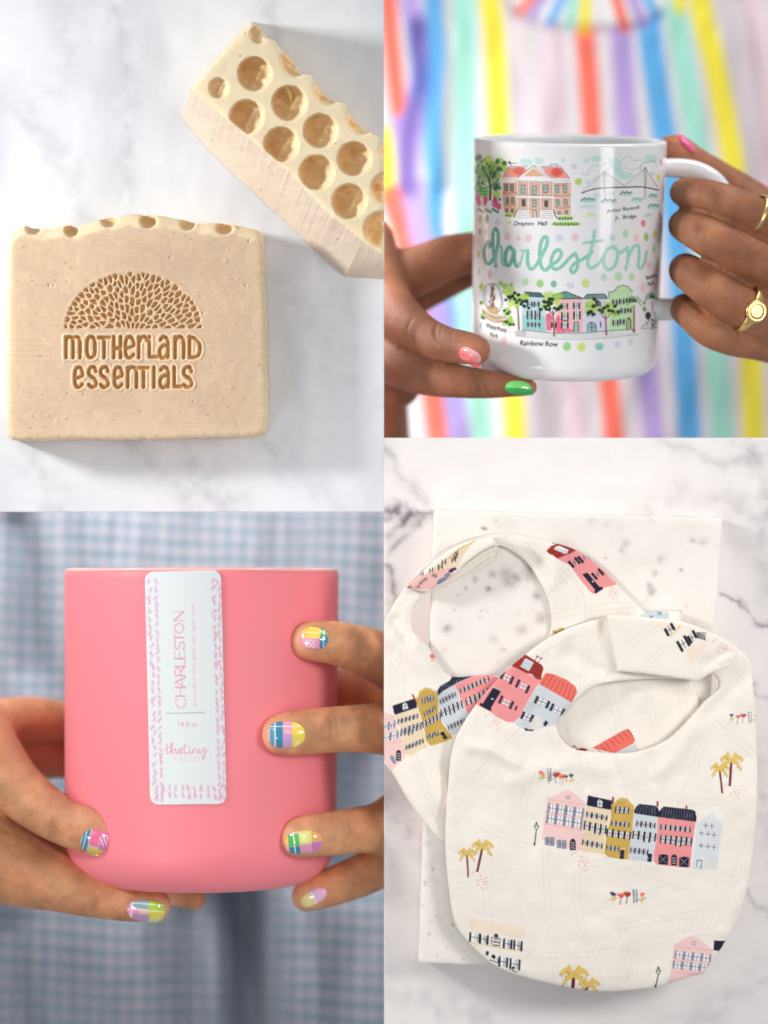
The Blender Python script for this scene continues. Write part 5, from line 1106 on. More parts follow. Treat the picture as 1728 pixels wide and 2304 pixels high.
def pebbles(c, cx, cy, s=1.0, seed=0):
    r = random.Random(seed)
    for dx, dy in ((0, 0), (26, -8), (-20, 12), (10, 18), (36, 16), (-4, -22), (22, 34), (-24, 36), (0, 60), (34, 62), (14, 70), (-60, -44), (-44, -52), (-72, -34)):
        c.blob(cx+(dx+r.uniform(-4, 4))*s, cy+dy*s, (9 if abs(dx) < 40 and dy < 45 else 5)*s, 5*s, (242, 160, 152), .75, ang=-.2, soft=.4)
def lamp(c, x, y, x2, y2, s=1.0):
    c.line([(x, y+46*s), (x2, y2)], 7*s, NV); c.line([(x2, y2-14*s), (x2, y2)], 13*s, NV); c.line([(x, y), (x-17*s, y+18*s), (x-3*s, y+44*s), (x+5*s, y+44*s), (x+18*s, y+18*s), (x, y)], 4.5*s, NV, 1); c.line([(x-17*s, y+18*s), (x+17*s, y+18*s)], 4*s, NV); c.line([(x, y-12*s), (x, y+2*s)], 8*s, NV); c.line([(x-8*s, y-4*s), (x+8*s, y-4*s)], 4*s, NV)
def street(c, pts, gap=13, w=1.3, al=.3, curve=True):
    q = catmull(pts, 6) if curve else np.array(pts, float); t = np.gradient(q, axis=0); n = np.stack([-t[:, 1], t[:, 0]], 1); n /= np.linalg.norm(n, axis=1)[:, None]+1e-9
    c.line(q+n*gap/2, w, LN, al); c.line(q-n*gap/2, w, LN, al)
# ---------------- front bib print
b2 = Canvas(990, 1370, 1728, 2304, CREAM); b2.view(0, 0, 1)
for p in ([(1365, 1402), (1320, 1470), (1310, 1560)], [(1130, 1530), (1240, 1450), (1300, 1420)], [(1060, 1620), (1100, 1680), (1200, 1730), (1300, 1745), (1440, 1770), (1540, 1800), (1640, 1810), (1700, 1860)], [(1010, 1800), (1060, 1740), (1160, 1640)], [(1180, 1640), (1110, 1700), (1060, 1780), (1020, 1860)],
          [(1480, 1990), (1545, 2010), (1575, 2060), (1580, 2080)], [(1350, 1730), (1300, 1780), (1280, 1830)], [(1590, 1640), (1560, 1740), (1530, 1820)], [(1600, 1600), (1680, 1680), (1710, 1720)], [(1520, 1560), (1620, 1570), (1710, 1545)], [(1600, 1620), (1650, 1660), (1700, 1700)],
          [(1190, 1560), (1190, 1640)], [(1050, 1840), (1130, 1880), (1240, 1930)], [(1020, 1870), (1050, 1840)], [(1010, 1995), (1080, 1985), (1150, 1965), (1225, 1958)], [(1228, 1900), (1230, 2000), (1245, 2150), (1260, 2230)], [(1090, 1990), (1100, 2060), (1105, 2100)], [(1300, 1960), (1300, 2040), (1330, 2150), (1355, 2230)],
          [(1180, 2145), (1260, 2150), (1340, 2145), (1420, 2130), (1520, 2105)], [(1400, 2085), (1470, 2070), (1540, 2060), (1620, 2050)], [(1400, 2085), (1410, 2150), (1425, 2225)], [(1535, 2065), (1530, 2110)], [(1620, 2050), (1660, 1960), (1700, 1850)], [(1520, 2105), (1600, 2095)], [(1600, 2095), (1615, 2050)], [(1180, 1830), (1180, 1800), (1200, 1720)]):
    street(b2, p)
for p in ([(1290, 1920), (1295, 1880)], [(1300, 1945), (1360, 1940), (1400, 1930)], [(1450, 1940), (1450, 1975), (1490, 1990)], [(1640, 1500), (1690, 1560)], [(1400, 1540), (1480, 1400)]): street(b2, p)
b2.view(1170, 1700, .2954)
c = b2
flowers(c, 295, 150, 1.0, 1); c.blob(410, 206, 5, 5, (224, 190, 108)); c.blob(430, 210, 5, 5, (224, 190, 108)); flowers(c, 795, 1060, 1.0, -1); c.blob(652, 1108, 5, 5, (224, 190, 108)); c.blob(672, 1100, 5, 5, (224, 190, 108))
palm(c, 1520, 105, 1540, 280, .95); palm(c, 1610, 40, 1598, 225, 1.15); pebbles(c, 1630, 270, 1.0, 2); pebbles(c, 475, 795, 1.15, 3)
lamp(c, 125, 520, 111, 680)
c.poly([(210, 325), (365, 255), (500, 358), (485, 560), (470, 722), (440, 728), (165, 645), (180, 520)], PKL, 1); c.line([(210, 332), (500, 378)], 3.5, (226, 160, 156), .9); c.line([(185, 520), (480, 572)], 3.5, (226, 160, 156), .9)
c.line([(365, 302), (348, 318), (365, 332), (382, 318), (365, 302)], 4, (110, 116, 140), .9, True); c.line([(350, 316), (380, 320)], 3, (110, 116, 140), .9)
winrow(c, 216, 396, 482, 438, 4, 72, (140, 146, 170), True, 17); winrow(c, 206, 476, 470, 518, 4, 68, (140, 146, 170), True, 17)
for k in range(5): c.blob(206+k*66, 430+k*12, 6, 6, (120, 124, 160)); c.blob(200+k*66, 508+k*13, 6, 6, (120, 124, 160))
for (x, y) in ((207, 650), (245, 655), (298, 672), (337, 678)): c.poly([(x-17, y-30+(3 if x in (207, 298) else -2)), (x+17, y-34), (x+17, y+34), (x-18, y+32)], (138, 146, 166))
for (x, y) in ((216, 655), (232, 656), (307, 673), (322, 675)): c.blob(x, y, 3.5, 4.5, NV)
def archd(x, y, w, h):
    c.poly([(x-w, y+h), (x-w, y-h*.5), (x-w*.5, y-h), (x+w*.5, y-h), (x+w, y-h*.5), (x+w, y+h)], NV)
    for k in (-.35, .1, .55): c.blob(x-w*.3, y+h*k, w*.33, h*.1, (240, 232, 224), .9); c.blob(x+w*.35, y+h*k+3, w*.3, h*.1, (240, 232, 224), .9)
archd(402, 678, 22, 43)
c.poly([(505, 380), (690, 410), (650, 600), (640, 752), (462, 728), (478, 560)], BG); winrow(c, 508, 447, 662, 476, 4, 36); winrow(c, 490, 530, 655, 566, 4, 64, mid=.35); winrow(c, 476, 660, 624, 690, 4, 38)
c.poly([(518, 304), (702, 343), (694, 414), (520, 383), (508, 375)], NV); c.poly([(590, 388), (588, 350), (606, 330), (630, 352), (626, 394)], (236, 234, 234)); c.line([(608, 335), (606, 392)], 3, NV); c.line([(590, 365), (628, 368)], 3, NV)
c.poly([(702, 314), (718, 317), (712, 372), (698, 368)], RD)
c.poly([(696, 375), (722, 362), (738, 338), (780, 320), (818, 330), (842, 360), (866, 382), (868, 412), (856, 560), (835, 700), (825, 790), (770, 792), (665, 770), (642, 745), (660, 600), (690, 480)], MU); c.line([(715, 378), (740, 352), (780, 334), (812, 342), (832, 368), (860, 392)], 3.5, (236, 214, 150), .9, True); c.line([(700, 378), (860, 400)], 3, (236, 214, 150), .9)
winrow(c, 728, 412, 826, 420, 3, 52); winrow(c, 698, 514, 830, 528, 4, 32); winrow(c, 662, 586, 840, 612, 4, 58); winrow(c, 660, 700, 754, 712, 3, 36); c.poly([(764, 720), (796, 720), (790, 788), (758, 784)], NV); c.line([(762, 718), (765, 708), (798, 710), (797, 720)], 4, (240, 232, 220)); c.blob(772, 760, 3, 4, (240, 235, 225))
c.poly([(872, 440), (1052, 465), (1046, 600), (1018, 790), (1003, 812), (828, 796), (842, 640), (862, 540)], GB); winrow(c, 888, 518, 1028, 534, 4, 38); winrow(c, 860, 602, 1032, 624, 4, 62, mid=.3); winrow(c, 842, 720, 974, 738, 4, 40); c.poly([(975, 746), (1007, 750), (1000, 812), (968, 806)], NV); c.blob(980, 782, 3, 4, (240, 235, 225))
c.poly([(1052, 468), (1336, 500), (1330, 560), (1312, 680), (1298, 850), (1270, 856), (1040, 830), (1016, 800), (1022, 740), (1046, 600)], PKH)
c.poly([(868, 420), (886, 388), (910, 368), (1030, 382), (1050, 398), (1062, 430), (1056, 468), (872, 440)], NV, 1); c.poly([(1058, 430), (1078, 402), (1098, 388), (1310, 412), (1335, 425), (1344, 470), (1342, 504), (1056, 468)], NV)
for k in range(7): c.line([(912+k*19, 382+k*2), (884+k*24, 432+k*4)], 3, (196, 200, 210), .8)
for k in range(12): c.line([(1098+k*19, 396+k*2), (1082+k*21.5, 462+k*3)], 3, (196, 200, 210), .8)
c.poly([(1041, 348), (1056, 350), (1054, 390), (1040, 388)], RD); c.poly([(1262, 380), (1276, 382), (1272, 418), (1260, 416)], RD)
winrow(c, 1072, 542, 1296, 566, 6, 34); winrow(c, 1070, 636, 1306, 658, 6, 62, mid=.3); archd(1174, 796, 23, 42)
for x, y in ((1092, 790), (1250, 808)):
    c.poly([(x-38, y+38), (x-38, y-28), (x, y-40), (x+38, y-30), (x+34, y+42)], NV); c.line([(x-28, y-22), (x+26, y+28)], 3, (206, 206, 214)); c.line([(x+26, y-24), (x-28, y+24)], 3, (206, 206, 214))
c.poly([(1348, 520), (1465, 428), (1542, 522), (1520, 700), (1502, 874), (1308, 862), (1330, 680)], (224, 227, 231))
for (x, y) in ((1415, 532), (1462, 537), (1382, 590), (1432, 598), (1478, 605), (1380, 685), (1430, 692), (1476, 698)): cross(c, x, y, 34, 40, (60, 62, 72), 4, .06)
c.line([(1345, 850), (1350, 797), (1386, 800), (1376, 862)], 4.5, (60, 62, 72)); c.poly([(1420, 860), (1424, 800), (1452, 790), (1492, 806), (1488, 868)], (234, 228, 218))
for k in range(4): c.line([(1424, 806+k*15), (1490, 812+k*15)], 2.5, (206, 206, 210), .8); c.line([(1434+k*15, 796), (1430+k*15, 864)], 2.5, (206, 206, 210), .8)
# left shoulder houses
b2.view(864, 1450, .2628)
c.poly([(1098, 182), (1340, 305), (1240, 470), (1160, 625), (1112, 668), (1040, 660), (950, 610), (905, 572), (800, 520), (740, 480)], PKH)
c.poly([(1208, 84), (1352, 176), (1366, 205), (1352, 250), (1345, 305), (1300, 292), (1265, 255), (1215, 245), (1160, 215), (1098, 188), (1090, 170)], RD)
for (x, y) in [(1130, 165), (1170, 130), (1190, 180), (1240, 222), (1290, 185), (1300, 250), (1330, 215), (1250, 150), (1180, 205), (1230, 120)]: c.line([(x-20, y-10), (x, y+8), (x+20, y+6)], 4, (96, 28, 30), .8, True)
c.poly([(1212, 118), (1282, 155), (1240, 228), (1166, 190)], (236, 238, 240))
for i in range(4):
    for k in range(4): x = 1214-i*13+k*15; y = 134+i*17+k*9; c.poly([(x, y), (x+10, y+5), (x+4, y+14), (x-6, y+9)], (150, 160, 176))
c.line([(1290, 145), (1312, 100)], 4, (110, 32, 34)); c.line([(1318, 155), (1350, 118)], 4, (110, 32, 34)); c.line([(1300, 118), (1320, 104), (1345, 120)], 4, (110, 32, 34)); c.blob(1312, 100, 7, 6, (110, 32, 34)); c.blob(1350, 118, 7, 6, (110, 32, 34))
c.poly([(935, 368), (1002, 400), (905, 562), (836, 520)], NV); c.poly([(826, 498), (920, 548), (916, 574), (818, 522)], NV); c.blob(927, 467, 9, 8, (240, 236, 230)); c.line([(926, 362), (1006, 398)], 5, (246, 236, 230))
def shq(x, y, w=22, h=72, a=.42): ca, sa = math.cos(a), math.sin(a); c.poly([(x+(u*w/2)*ca-(v*h/2)*sa, y+(u*w/2)*sa+(v*h/2)*ca) for u, v in ((-1, -1), (1, -1), (1, 1), (-1, 1))], NV); [c.line([(x-6, y-14+k*14), (x+4, y-10+k*14)], 2.5, (130, 136, 160), .8) for k in range(3)]
def pane(x, y, a=.42): c.blob(x, y, 28, 26, (250, 246, 244), .9, soft=.3); c.line([(x-32, y-14), (x+32, y+14)], 4, NV); c.line([(x+12, y-26), (x-12, y+26)], 4, NV)
for (x, y) in ((1052, 283), (1192, 357), (1045, 495)): pane(x, y)
for (x, y) in ((1015, 262), (1093, 308), (1145, 335), (1230, 385), (1000, 472), (1092, 520)): shq(x, y)
shq(1130, 545, 16, 40)
c.poly([(1330, 335), (1605, 495), (1560, 560), (1490, 690), (1380, 706), (1270, 745), (1180, 718), (1114, 680), (1170, 625), (1240, 480)], GB)
c.poly([(1384, 245), (1440, 250), (1560, 300), (1640, 360), (1655, 410), (1605, 498), (1480, 425), (1324, 336)], CR)
for k in range(8): c.line([(1412+k*32, 252+k*18), (1355+k*36, 345+k*20)], 4, (150, 44, 44), .9)
for (x, y) in ((1352, 490), (1487, 566), (1225, 622)): pane(x, y)
for (x, y) in ((1305, 473), (1402, 516), (1438, 538), (1532, 582), (1188, 606), (1264, 634)): shq(x, y, 24, 66)
c.wash([(1250, 720), (1262, 650), (1310, 612), (1350, 640), (1352, 700), (1290, 735)], (238, 232, 218), .9, 2); c.poly([(1380, 650), (1408, 666), (1385, 702), (1362, 690)], NV); c.poly([(1200, 712), (1240, 728), (1285, 730), (1270, 742), (1210, 738)], NV)
flowers(c, 1480, 1130, .85, 1); pebbles(c, 945, 655, 1.1, 5)
c.line([(1600, 880), (1620, 865), (1650, 905)], 4, (110, 32, 34))
# lower corner pieces
b2.view(1000, 1830, .19)
palm(c, 265, 480, 282, 750, 1.35); palm(c, 450, 400, 390, 680, 1.7); pebbles(c, 440, 780, 1.7, 8)
c.poly([(295, 1240), (960, 1345), (960, 1480), (290, 1400)], (248, 230, 208), .9)
for k in range(3): c.line([(300, 1260+k*28), (960, 1360+k*28)], 7, (244, 216, 190), .7)
def bigwin(x, y, w, h, n=2, sw=24):
    c.poly([(x, y), (x+w, y+.14*w), (x+w-4, y+h+.14*w), (x-4, y+h)], (250, 250, 248))
    for t in (0, 1): c.line([(x+w*t, y+.14*w*t+4), (x+w*t-6, y+h+.14*w*t)], sw, NV)
    c.line([(x+w*.5, y+10), (x+w*.48, y+h)], 5, NV); c.line([(x+w*.72, y+14), (x+w*.7, y+h+8)], 5, NV); c.line([(x, y+h*.5), (x+w, y+h*.5+.14*w)], 6, NV)
for a in ((308, 1415, 110, 95), (428, 1438, 86, 95), (708, 1490, 88, 100), (830, 1508, 86, 105), (505, 1640, 10, 30), (655, 1700, 90, 105), (785, 1722, 105, 115)): bigwin(*a)
c.line([(555, 1555), (560, 1468), (660, 1480), (655, 1575)], 7, NV); c.line([(575, 1520), (645, 1530)], 16, NV, .8); c.line([(580, 1560), (640, 1568)], 16, NV, .8); c.line([(590, 1490), (640, 1498)], 10, NV, .8); c.poly([(585, 1445), (612, 1418), (640, 1450), (625, 1470), (600, 1468)], NV)
c.line([(290, 1520), (380, 1550), (430, 1545), (520, 1570), (640, 1590), (760, 1610), (850, 1615), (920, 1640)], 9, (226, 186, 96), .95, True)
c.poly([(550, 1695), (580, 1665), (610, 1700), (590, 1730)], NV); c.line([(540, 1735), (640, 1770), (630, 1720)], 9, NV); c.line([(800, 1860), (860, 1880)], 9, NV); c.blob(815, 1830, 18, 20, (60, 60, 80), .9)
b2.view(1280, 1960, .27)
c.poly([(875, 610), (1035, 528), (1205, 660), (1175, 800), (1120, 880), (820, 950), (850, 830)], PKL); c.line([(885, 632), (1205, 660)], 4, (226, 160, 156)); c.line([(860, 835), (1110, 865)], 4, (226, 160, 156)); c.line([(1042, 585), (1025, 602), (1042, 620), (1060, 602), (1042, 585)], 4, (110, 116, 140), 1, True)
winrow(c, 885, 695, 1180, 728, 4, 66, (150, 154, 178), True, 17); winrow(c, 870, 778, 1165, 808, 4, 62, (150, 154, 178), True, 17)
c.poly([(1210, 578), (1330, 582), (1260, 665), (1205, 660)], NV); c.blob(880, 935, 22, 10, NV, .8)
palm(c, 40, 870, 32, 980, 1.6); palm(c, 165, 950, 130, 1010, 1.2); lamp(c, 745, 812, 722, 968, 1.1); flowers(c, 470, 205, 1.0, -1)
b2.view(1200, 1500, .3183); flowers(c, 1470, 350, .75, -1)
# ---------------- back bib print
b1 = Canvas(850, 1180, 1640, 1920, CREAM); c = b1; c.view(0, 0, 1)
for p in ([(905, 1590), (900, 1520), (880, 1480), (860, 1470)], [(905, 1590), (925, 1600), (935, 1640)], [(1210, 1400), (1320, 1370), (1440, 1360)], [(1230, 1260), (1290, 1320), (1320, 1380)], [(1230, 1330), (1290, 1280)], [(1260, 1250), (1300, 1300), (1320, 1340), (1325, 1400)], [(930, 1700), (960, 1780), (990, 1850)], [(1365, 1530), (1385, 1600), (1395, 1640)], [(1455, 1525), (1465, 1600), (1490, 1660)], [(1530, 1520), (1540, 1600), (1560, 1640)], [(900, 1350), (940, 1380), (950, 1400)], [(925, 1380), (915, 1440), (905, 1500)], [(870, 1400), (860, 1480)], [(1180, 1225), (1230, 1290), (1250, 1330)]): street(c, p)
c.view(864, 1450, .2628); flowers(c, 430, 115, .9, -1, 1); c.blob(418, 100, 24, 20, (232, 110, 100), .9, soft=.4); c.blob(420, 135, 22, 7, (224, 190, 108))
c.poly([(0, 580), (88, 605), (110, 700), (175, 860), (190, 930), (160, 990), (60, 1080), (-60, 900), (-60, 590)], PKL); c.line([(0, 650), (90, 620)], 3, (226, 160, 156)); c.line([(0, 850), (150, 830)], 3, (226, 160, 156)); winrow(c, -10, 715, 92, 680, 2, 66, (140, 146, 170), True, 16); winrow(c, -10, 805, 118, 770, 2, 66, (140, 146, 170), True, 16); c.poly([(50, 950), (80, 955), (105, 1010), (90, 1030), (60, 990)], (138, 150, 172)); archd(125, 950, 22, 46)
c.poly([(92, 600), (282, 542), (335, 720), (372, 870), (300, 910), (235, 955), (185, 935), (150, 760)], BG); winrow(c, 120, 662, 288, 612, 5, 40); winrow(c, 146, 755, 318, 695, 5, 66, mid=.4); winrow(c, 188, 885, 336, 825, 5, 42)
c.poly([(74, 524), (262, 462), (276, 470), (284, 540), (96, 602), (86, 590)], NV); c.poly([(162, 562), (156, 520), (175, 494), (200, 510), (208, 550)], (236, 234, 234)); c.line([(178, 500), (186, 556)], 3.5, NV); c.line([(160, 530), (204, 520)], 3.5, NV); c.line([(246, 432), (268, 480)], 14, RD)
c.poly([(272, 470), (296, 440), (300, 405), (350, 370), (392, 374), (420, 392), (452, 400), (462, 440), (465, 560), (500, 680), (575, 775), (585, 800), (500, 840), (400, 868), (365, 830), (345, 720), (310, 600)], MU); c.line([(290, 450), (308, 415), (350, 384), (395, 388), (450, 412)], 4, (238, 216, 150), .9, True); winrow(c, 326, 485, 424, 455, 4, 52, lean=-.1); winrow(c, 345, 600, 440, 545, 4, 40, lean=-.1); winrow(c, 332, 690, 484, 610, 5, 56, lean=-.1); winrow(c, 370, 795, 462, 760, 4, 40, lean=-.1); c.poly([(478, 755), (508, 742), (544, 800), (514, 815)], NV); c.line([(474, 750), (506, 736)], 5, (240, 232, 220)); c.blob(512, 785, 4, 4, (240, 235, 225))
c.poly([(462, 435), (608, 345), (660, 460), (725, 605), (690, 690), (640, 745), (590, 775), (560, 765), (500, 650), (470, 540)], GB); winrow(c, 482, 492, 612, 425, 5, 42, lean=-.25); winrow(c, 490, 590, 668, 510, 5, 66, mid=.3, lean=-.2); winrow(c, 550, 712, 690, 650, 5, 42, lean=-.2)
c.poly([(606, 345), (780, 262), (925, 258), (1000, 300), (900, 420), (725, 608)], PKH); winrow(c, 655, 400, 896, 292, 7, 40, lean=-.2); winrow(c, 705, 495, 930, 390, 6, 62, lean=-.2)
c.poly([(462, 440), (458, 395), (480, 358), (560, 312), (592, 268), (590, 248), (636, 238), (782, 262), (640, 322), (500, 402)], NV); [c.line([(500+k*20, 345-k*7), (488+k*22, 400-k*10)], 3, (196, 200, 210), .8) for k in range(11)]; c.line([(578, 240), (578, 278)], 7, RD)
c.view(1200, 1180, .3183)
c.poly([(165, 240), (315, 168), (395, 215), (500, 300), (592, 398), (585, 425), (540, 440), (500, 445), (440, 488), (415, 488), (340, 400), (260, 290)], PKH)
c.poly([(92, 186), (130, 150), (205, 122), (300, 155), (320, 175), (290, 188), (262, 205), (215, 222), (170, 242), (140, 218), (112, 208)], RD)
for (x, y) in [(130, 190), (165, 215), (200, 195), (235, 150), (270, 165), (200, 135), (290, 180), (240, 195)]: c.line([(x-16, y-5), (x, y+8), (x+16, y-2)], 3.5, (96, 28, 30), .8, True)
c.poly([(160, 155), (182, 150), (250, 180), (240, 205), (220, 208), (146, 175)], (236, 238, 240)); [c.line([(166+k*20, 160+k*8), (172+k*20, 182+k*8)], 7, (160, 168, 184), .8) for k in range(4)]; c.line([(150, 135), (180, 148)], 3, NV); c.line([(130, 130), (148, 124), (140, 135)], 4, (110, 32, 34))
def sh2(x, y, w=19, h=58, a=-.72):
    ca, sa = math.cos(a), math.sin(a); c.poly([(x+(u*w/2)*ca-(v*h/2)*sa, y+(u*w/2)*sa+(v*h/2)*ca) for u, v in ((-1, -1), (1, -1), (1, 1), (-1, 1))], NV)
for (x, y) in ((268, 282), (312, 256), (335, 248), (385, 222), (432, 366), (478, 336)): sh2(x, y)
sh2(502, 324, 12, 34)
for (x, y) in ((290, 270), (360, 236), (455, 350)): c.line([(x-20, y+14), (x+20, y-14)], 4, (250, 240, 240)); c.line([(x-18, y+12), (x+18, y-12)], 3, NV); c.line([(x-10, y-16), (x+10, y+16)], 3, NV)
c.poly([(346, 352), (382, 340), (468, 442), (490, 440), (494, 456), (440, 490), (430, 480), (436, 462)], NV); c.blob(420, 403, 6, 6, (240, 236, 230)); pebbles(c, 560, 465, .9, 6)
c.blob(155, 758, 22, 12, (212, 176, 92)); c.blob(200, 745, 26, 14, (212, 176, 92)); c.line([(150, 770), (230, 745)], 5, (96, 70, 50))
c.view(1200, 1500, .3183)
c.poly([(415, 575), (640, 448), (668, 440), (685, 452), (720, 520), (705, 545), (575, 612)], CR); [c.line([(440+k*32, 568-k*18), (478+k*33, 606-k*16)], 3.5, (150, 44, 44), .9) for k in range(8)]; c.poly([(580, 612), (720, 545), (755, 600), (740, 640), (620, 640)], GB); c.blob(345, 590, 36, 14, RD, 1); c.line([(275, 575), (288, 556), (315, 592)], 5, (110, 32, 34)); c.blob(1185, 260, 14, 30, (212, 176, 92), .9)
# ---------------- cloth shapes
M_bib = material("bib_cotton", attr="print", rough=.88, spec=.2, sheen=.2, sss=.08, radius=(.2, .16, .12), bump=.2, bscale=40, bdetail=3, weave=55)
def drape(x, y):
    out = np.maximum(np.maximum(940-x, 0)+np.maximum(x-1622, 0), 0)+np.maximum(y-(2167+(x-940)*.068), 0)*1.0
    return -.0015*np.minimum(out, 60)
def cloth(z0, seed, amp, folds, puff=.034, pw=3.2):
    def f(x, y, d):
        z = z0+amp*(fbm(x/120, y/120, seed, 3)-.5)*2+.35*amp*(fbm(x/35, y/35, seed+5, 3)-.5)-puff*np.exp(-np.clip(d, 0, 200)/pw)+drape(x, y)
        z += .010*np.exp(-((d-14)/9)**2)*fbm(x/12, y/12, seed+9, 3)+.03*(np.abs(fbm(x/55, y/75, seed+11, 3)-.5)*2)
        for pts, w, a in folds: z += a*ridge(x, y, pts, w)
        return z
    return f
o1 = catmull([(864, 1398), (885, 1358), (905, 1330), (940, 1285), (1000, 1240), (1060, 1214), (1110, 1202), (1160, 1203), (1230, 1217), (1290, 1235), (1340, 1268), (1385, 1312), (1430, 1356), (1470, 1395), (1530, 1450), (1556, 1530), (1572, 1580), (1578, 1620), (1560, 1740), (1400, 1850), (1200, 1890), (1060, 1905), (1003, 1897), (985, 1886), (945, 1838), (912, 1790), (886, 1745), (864, 1716)], 5)
o1 = np.clip(o1, [864, 0], [9999, 9999])
n1 = catmull([(1119, 1228), (1155, 1242), (1190, 1272), (1215, 1310), (1234, 1352), (1241, 1398), (1232, 1435), (1210, 1462), (1175, 1500), (1140, 1520), (1110, 1519), (1060, 1522), (1030, 1524), (1016, 1521), (998, 1508), (980, 1480), (962, 1452), (940, 1432), (930, 1415), (928, 1390), (936, 1362), (958, 1338), (1000, 1318), (1060, 1282), (1100, 1258)], 5, True)
bib1 = empty("baby_bib", P(1000, 1600, -.3)); tag(bib1, "cream baby bib with printed houses, the one lying underneath at the left", "baby bib", "printed baby bibs")
folds1 = [([(890, 1440), (960, 1500), (990, 1560)], 22, .10), ([(940, 1560), (960, 1700), (985, 1800)], 26, .08), ([(1260, 1240), (1240, 1330), (1300, 1420)], 26, .07), ([(1150, 1205), (1180, 1230), (1230, 1300)], 12, -.05), ([(890, 1400), (915, 1440)], 14, -.08), ([(1400, 1560), (1460, 1660)], 30, -.05)]
relief("bib_body", [o1, n1], 1.7, cloth(-.20, 401, .055, folds1), ZB+.02, M_bib, bib1, colfun=lambda x, y, d: s2l(b1.at(x, y)))
bf = Canvas(900, 1200, 1130, 1345, CREAM); c = bf; c.view(864, 1130, .2604)
c.poly([(560, 470), (640, 400), (780, 335), (690, 450), (640, 560), (560, 620), (420, 640), (330, 640)], BG); c.poly([(190, 700), (300, 640), (480, 590), (620, 545), (600, 620), (560, 680), (430, 755), (190, 750)], (244, 192, 184)); c.line([(560, 480), (660, 400), (785, 335)], 9, (212, 176, 92), .9, True)
for (x, y, k) in [(410, 590, 1), (490, 560, 1.3), (520, 520, 1.2), (605, 500, 1.1), (620, 470, 1), (630, 440, .8), (330, 620, .8)]: c.line([(x-14*k, y-14*k), (x-14*k, y+18*k)], 8*k, NV); c.line([(x+10*k, y-22*k), (x+10*k, y+10*k)], 8*k, NV); c.line([(x-14*k, y+4*k), (x+10*k, y-6*k)], 4, NV)
for (x, y) in [(340, 680), (365, 665), (320, 700), (430, 630), (300, 730), (450, 640), (225, 735)]: c.line([(x-10, y-12), (x-12, y+14)], 7, (110, 112, 130)); c.line([(x+6, y-18), (x+4, y+8)], 7, (110, 112, 130)); c.line([(x-12, y+2), (x+6, y-4)], 3, NV)
c.blob(502, 686, 48, 32, (130, 142, 168), 1, ang=-.5); c.line([(470, 700), (540, 672)], 3, (60, 62, 80)); c.blob(545, 630, 30, 18, (130, 136, 160), 1, ang=-.6); c.blob(582, 590, 26, 15, NV, .9, ang=-.6); c.blob(612, 576, 14, 12, NV, .9); c.line([(200, 780), (240, 790)], 9, NV)
flap_o = [(913, 1322), (920, 1311), (940, 1298), (975, 1262), (1010, 1238), (1045, 1220), (1068, 1217), (1110, 1205), (1118, 1226), (1085, 1240), (1045, 1270), (1020, 1296), (985, 1316), (965, 1332), (950, 1331), (935, 1328)]
relief("folded_strap", [flap_o], 1.4, lambda x, y, d: .04-.05*np.exp(-np.clip(d, 0, 99)/4)+.0012*(x-913)+.02*np.sin((x+y)/16), -.14, M_bib, bib1, colfun=lambda x, y, d: s2l(bf.at(x, y)))
lin = [(960, 1333), (1000, 1302), (1045, 1270), (1085, 1240), (1119, 1226), (1116, 1246), (1108, 1262), (1070, 1284), (1030, 1304), (1000, 1316)]
relief("strap_lining", [lin], 1.4, lambda x, y, d: -.04-.05*np.exp(-np.clip(d, 0, 99)/3)-.10*ridge(x, y, [(985, 1322), (1040, 1290), (1112, 1244)], 5), -.3, M_bib, bib1, colfun=lambda x, y, d: np.ones((len(x), 3))*s2l(np.array([246, 240, 228])/255))
# front bib
o2 = catmull([(1368, 1389), (1320, 1400), (1270, 1418), (1222, 1444), (1180, 1475), (1137, 1511), (1100, 1550), (1073, 1583), (1046, 1622), (1023, 1668), (1013, 1713), (1009, 1760), (1004, 1820), (1002, 1900), (1008, 1985), (1022, 2072), (1052, 2118), (1095, 2160), (1140, 2186), (1200, 2204), (1270, 2220), (1350, 2231), (1420, 2228), (1480, 2221), (1500, 2214)], 5)
o2b = catmull([(1560, 2195), (1583, 2190), (1586, 2184), (1612, 2150), (1632, 2118), (1658, 2070), (1678, 2010), (1692, 1930), (1701, 1840), (1704, 1750), (1701, 1640), (1695, 1550), (1687, 1490), (1668, 1464), (1635, 1440), (1600, 1425), (1560, 1410), (1500, 1400), (1430, 1392)], 5)
out2 = np.concatenate([o2, o2b])
n2 = catmull([(1253, 1626), (1258, 1652), (1272, 1672), (1296, 1687), (1330, 1692), (1400, 1696), (1440, 1690), (1480, 1676), (1515, 1655), (1548, 1622), (1580, 1585), (1606, 1560), (1617, 1548), (1616, 1530), (1604, 1517), (1590, 1518), (1570, 1529), (1540, 1528), (1480, 1527), (1420, 1530), (1360, 1537), (1325, 1550), (1290, 1580), (1268, 1604)], 5, True)
bib2 = empty("baby_bib", P(1350, 1900, 0)); tag(bib2, "cream baby bib with a full row of printed houses, lying on top in front", "baby bib", "printed baby bibs")
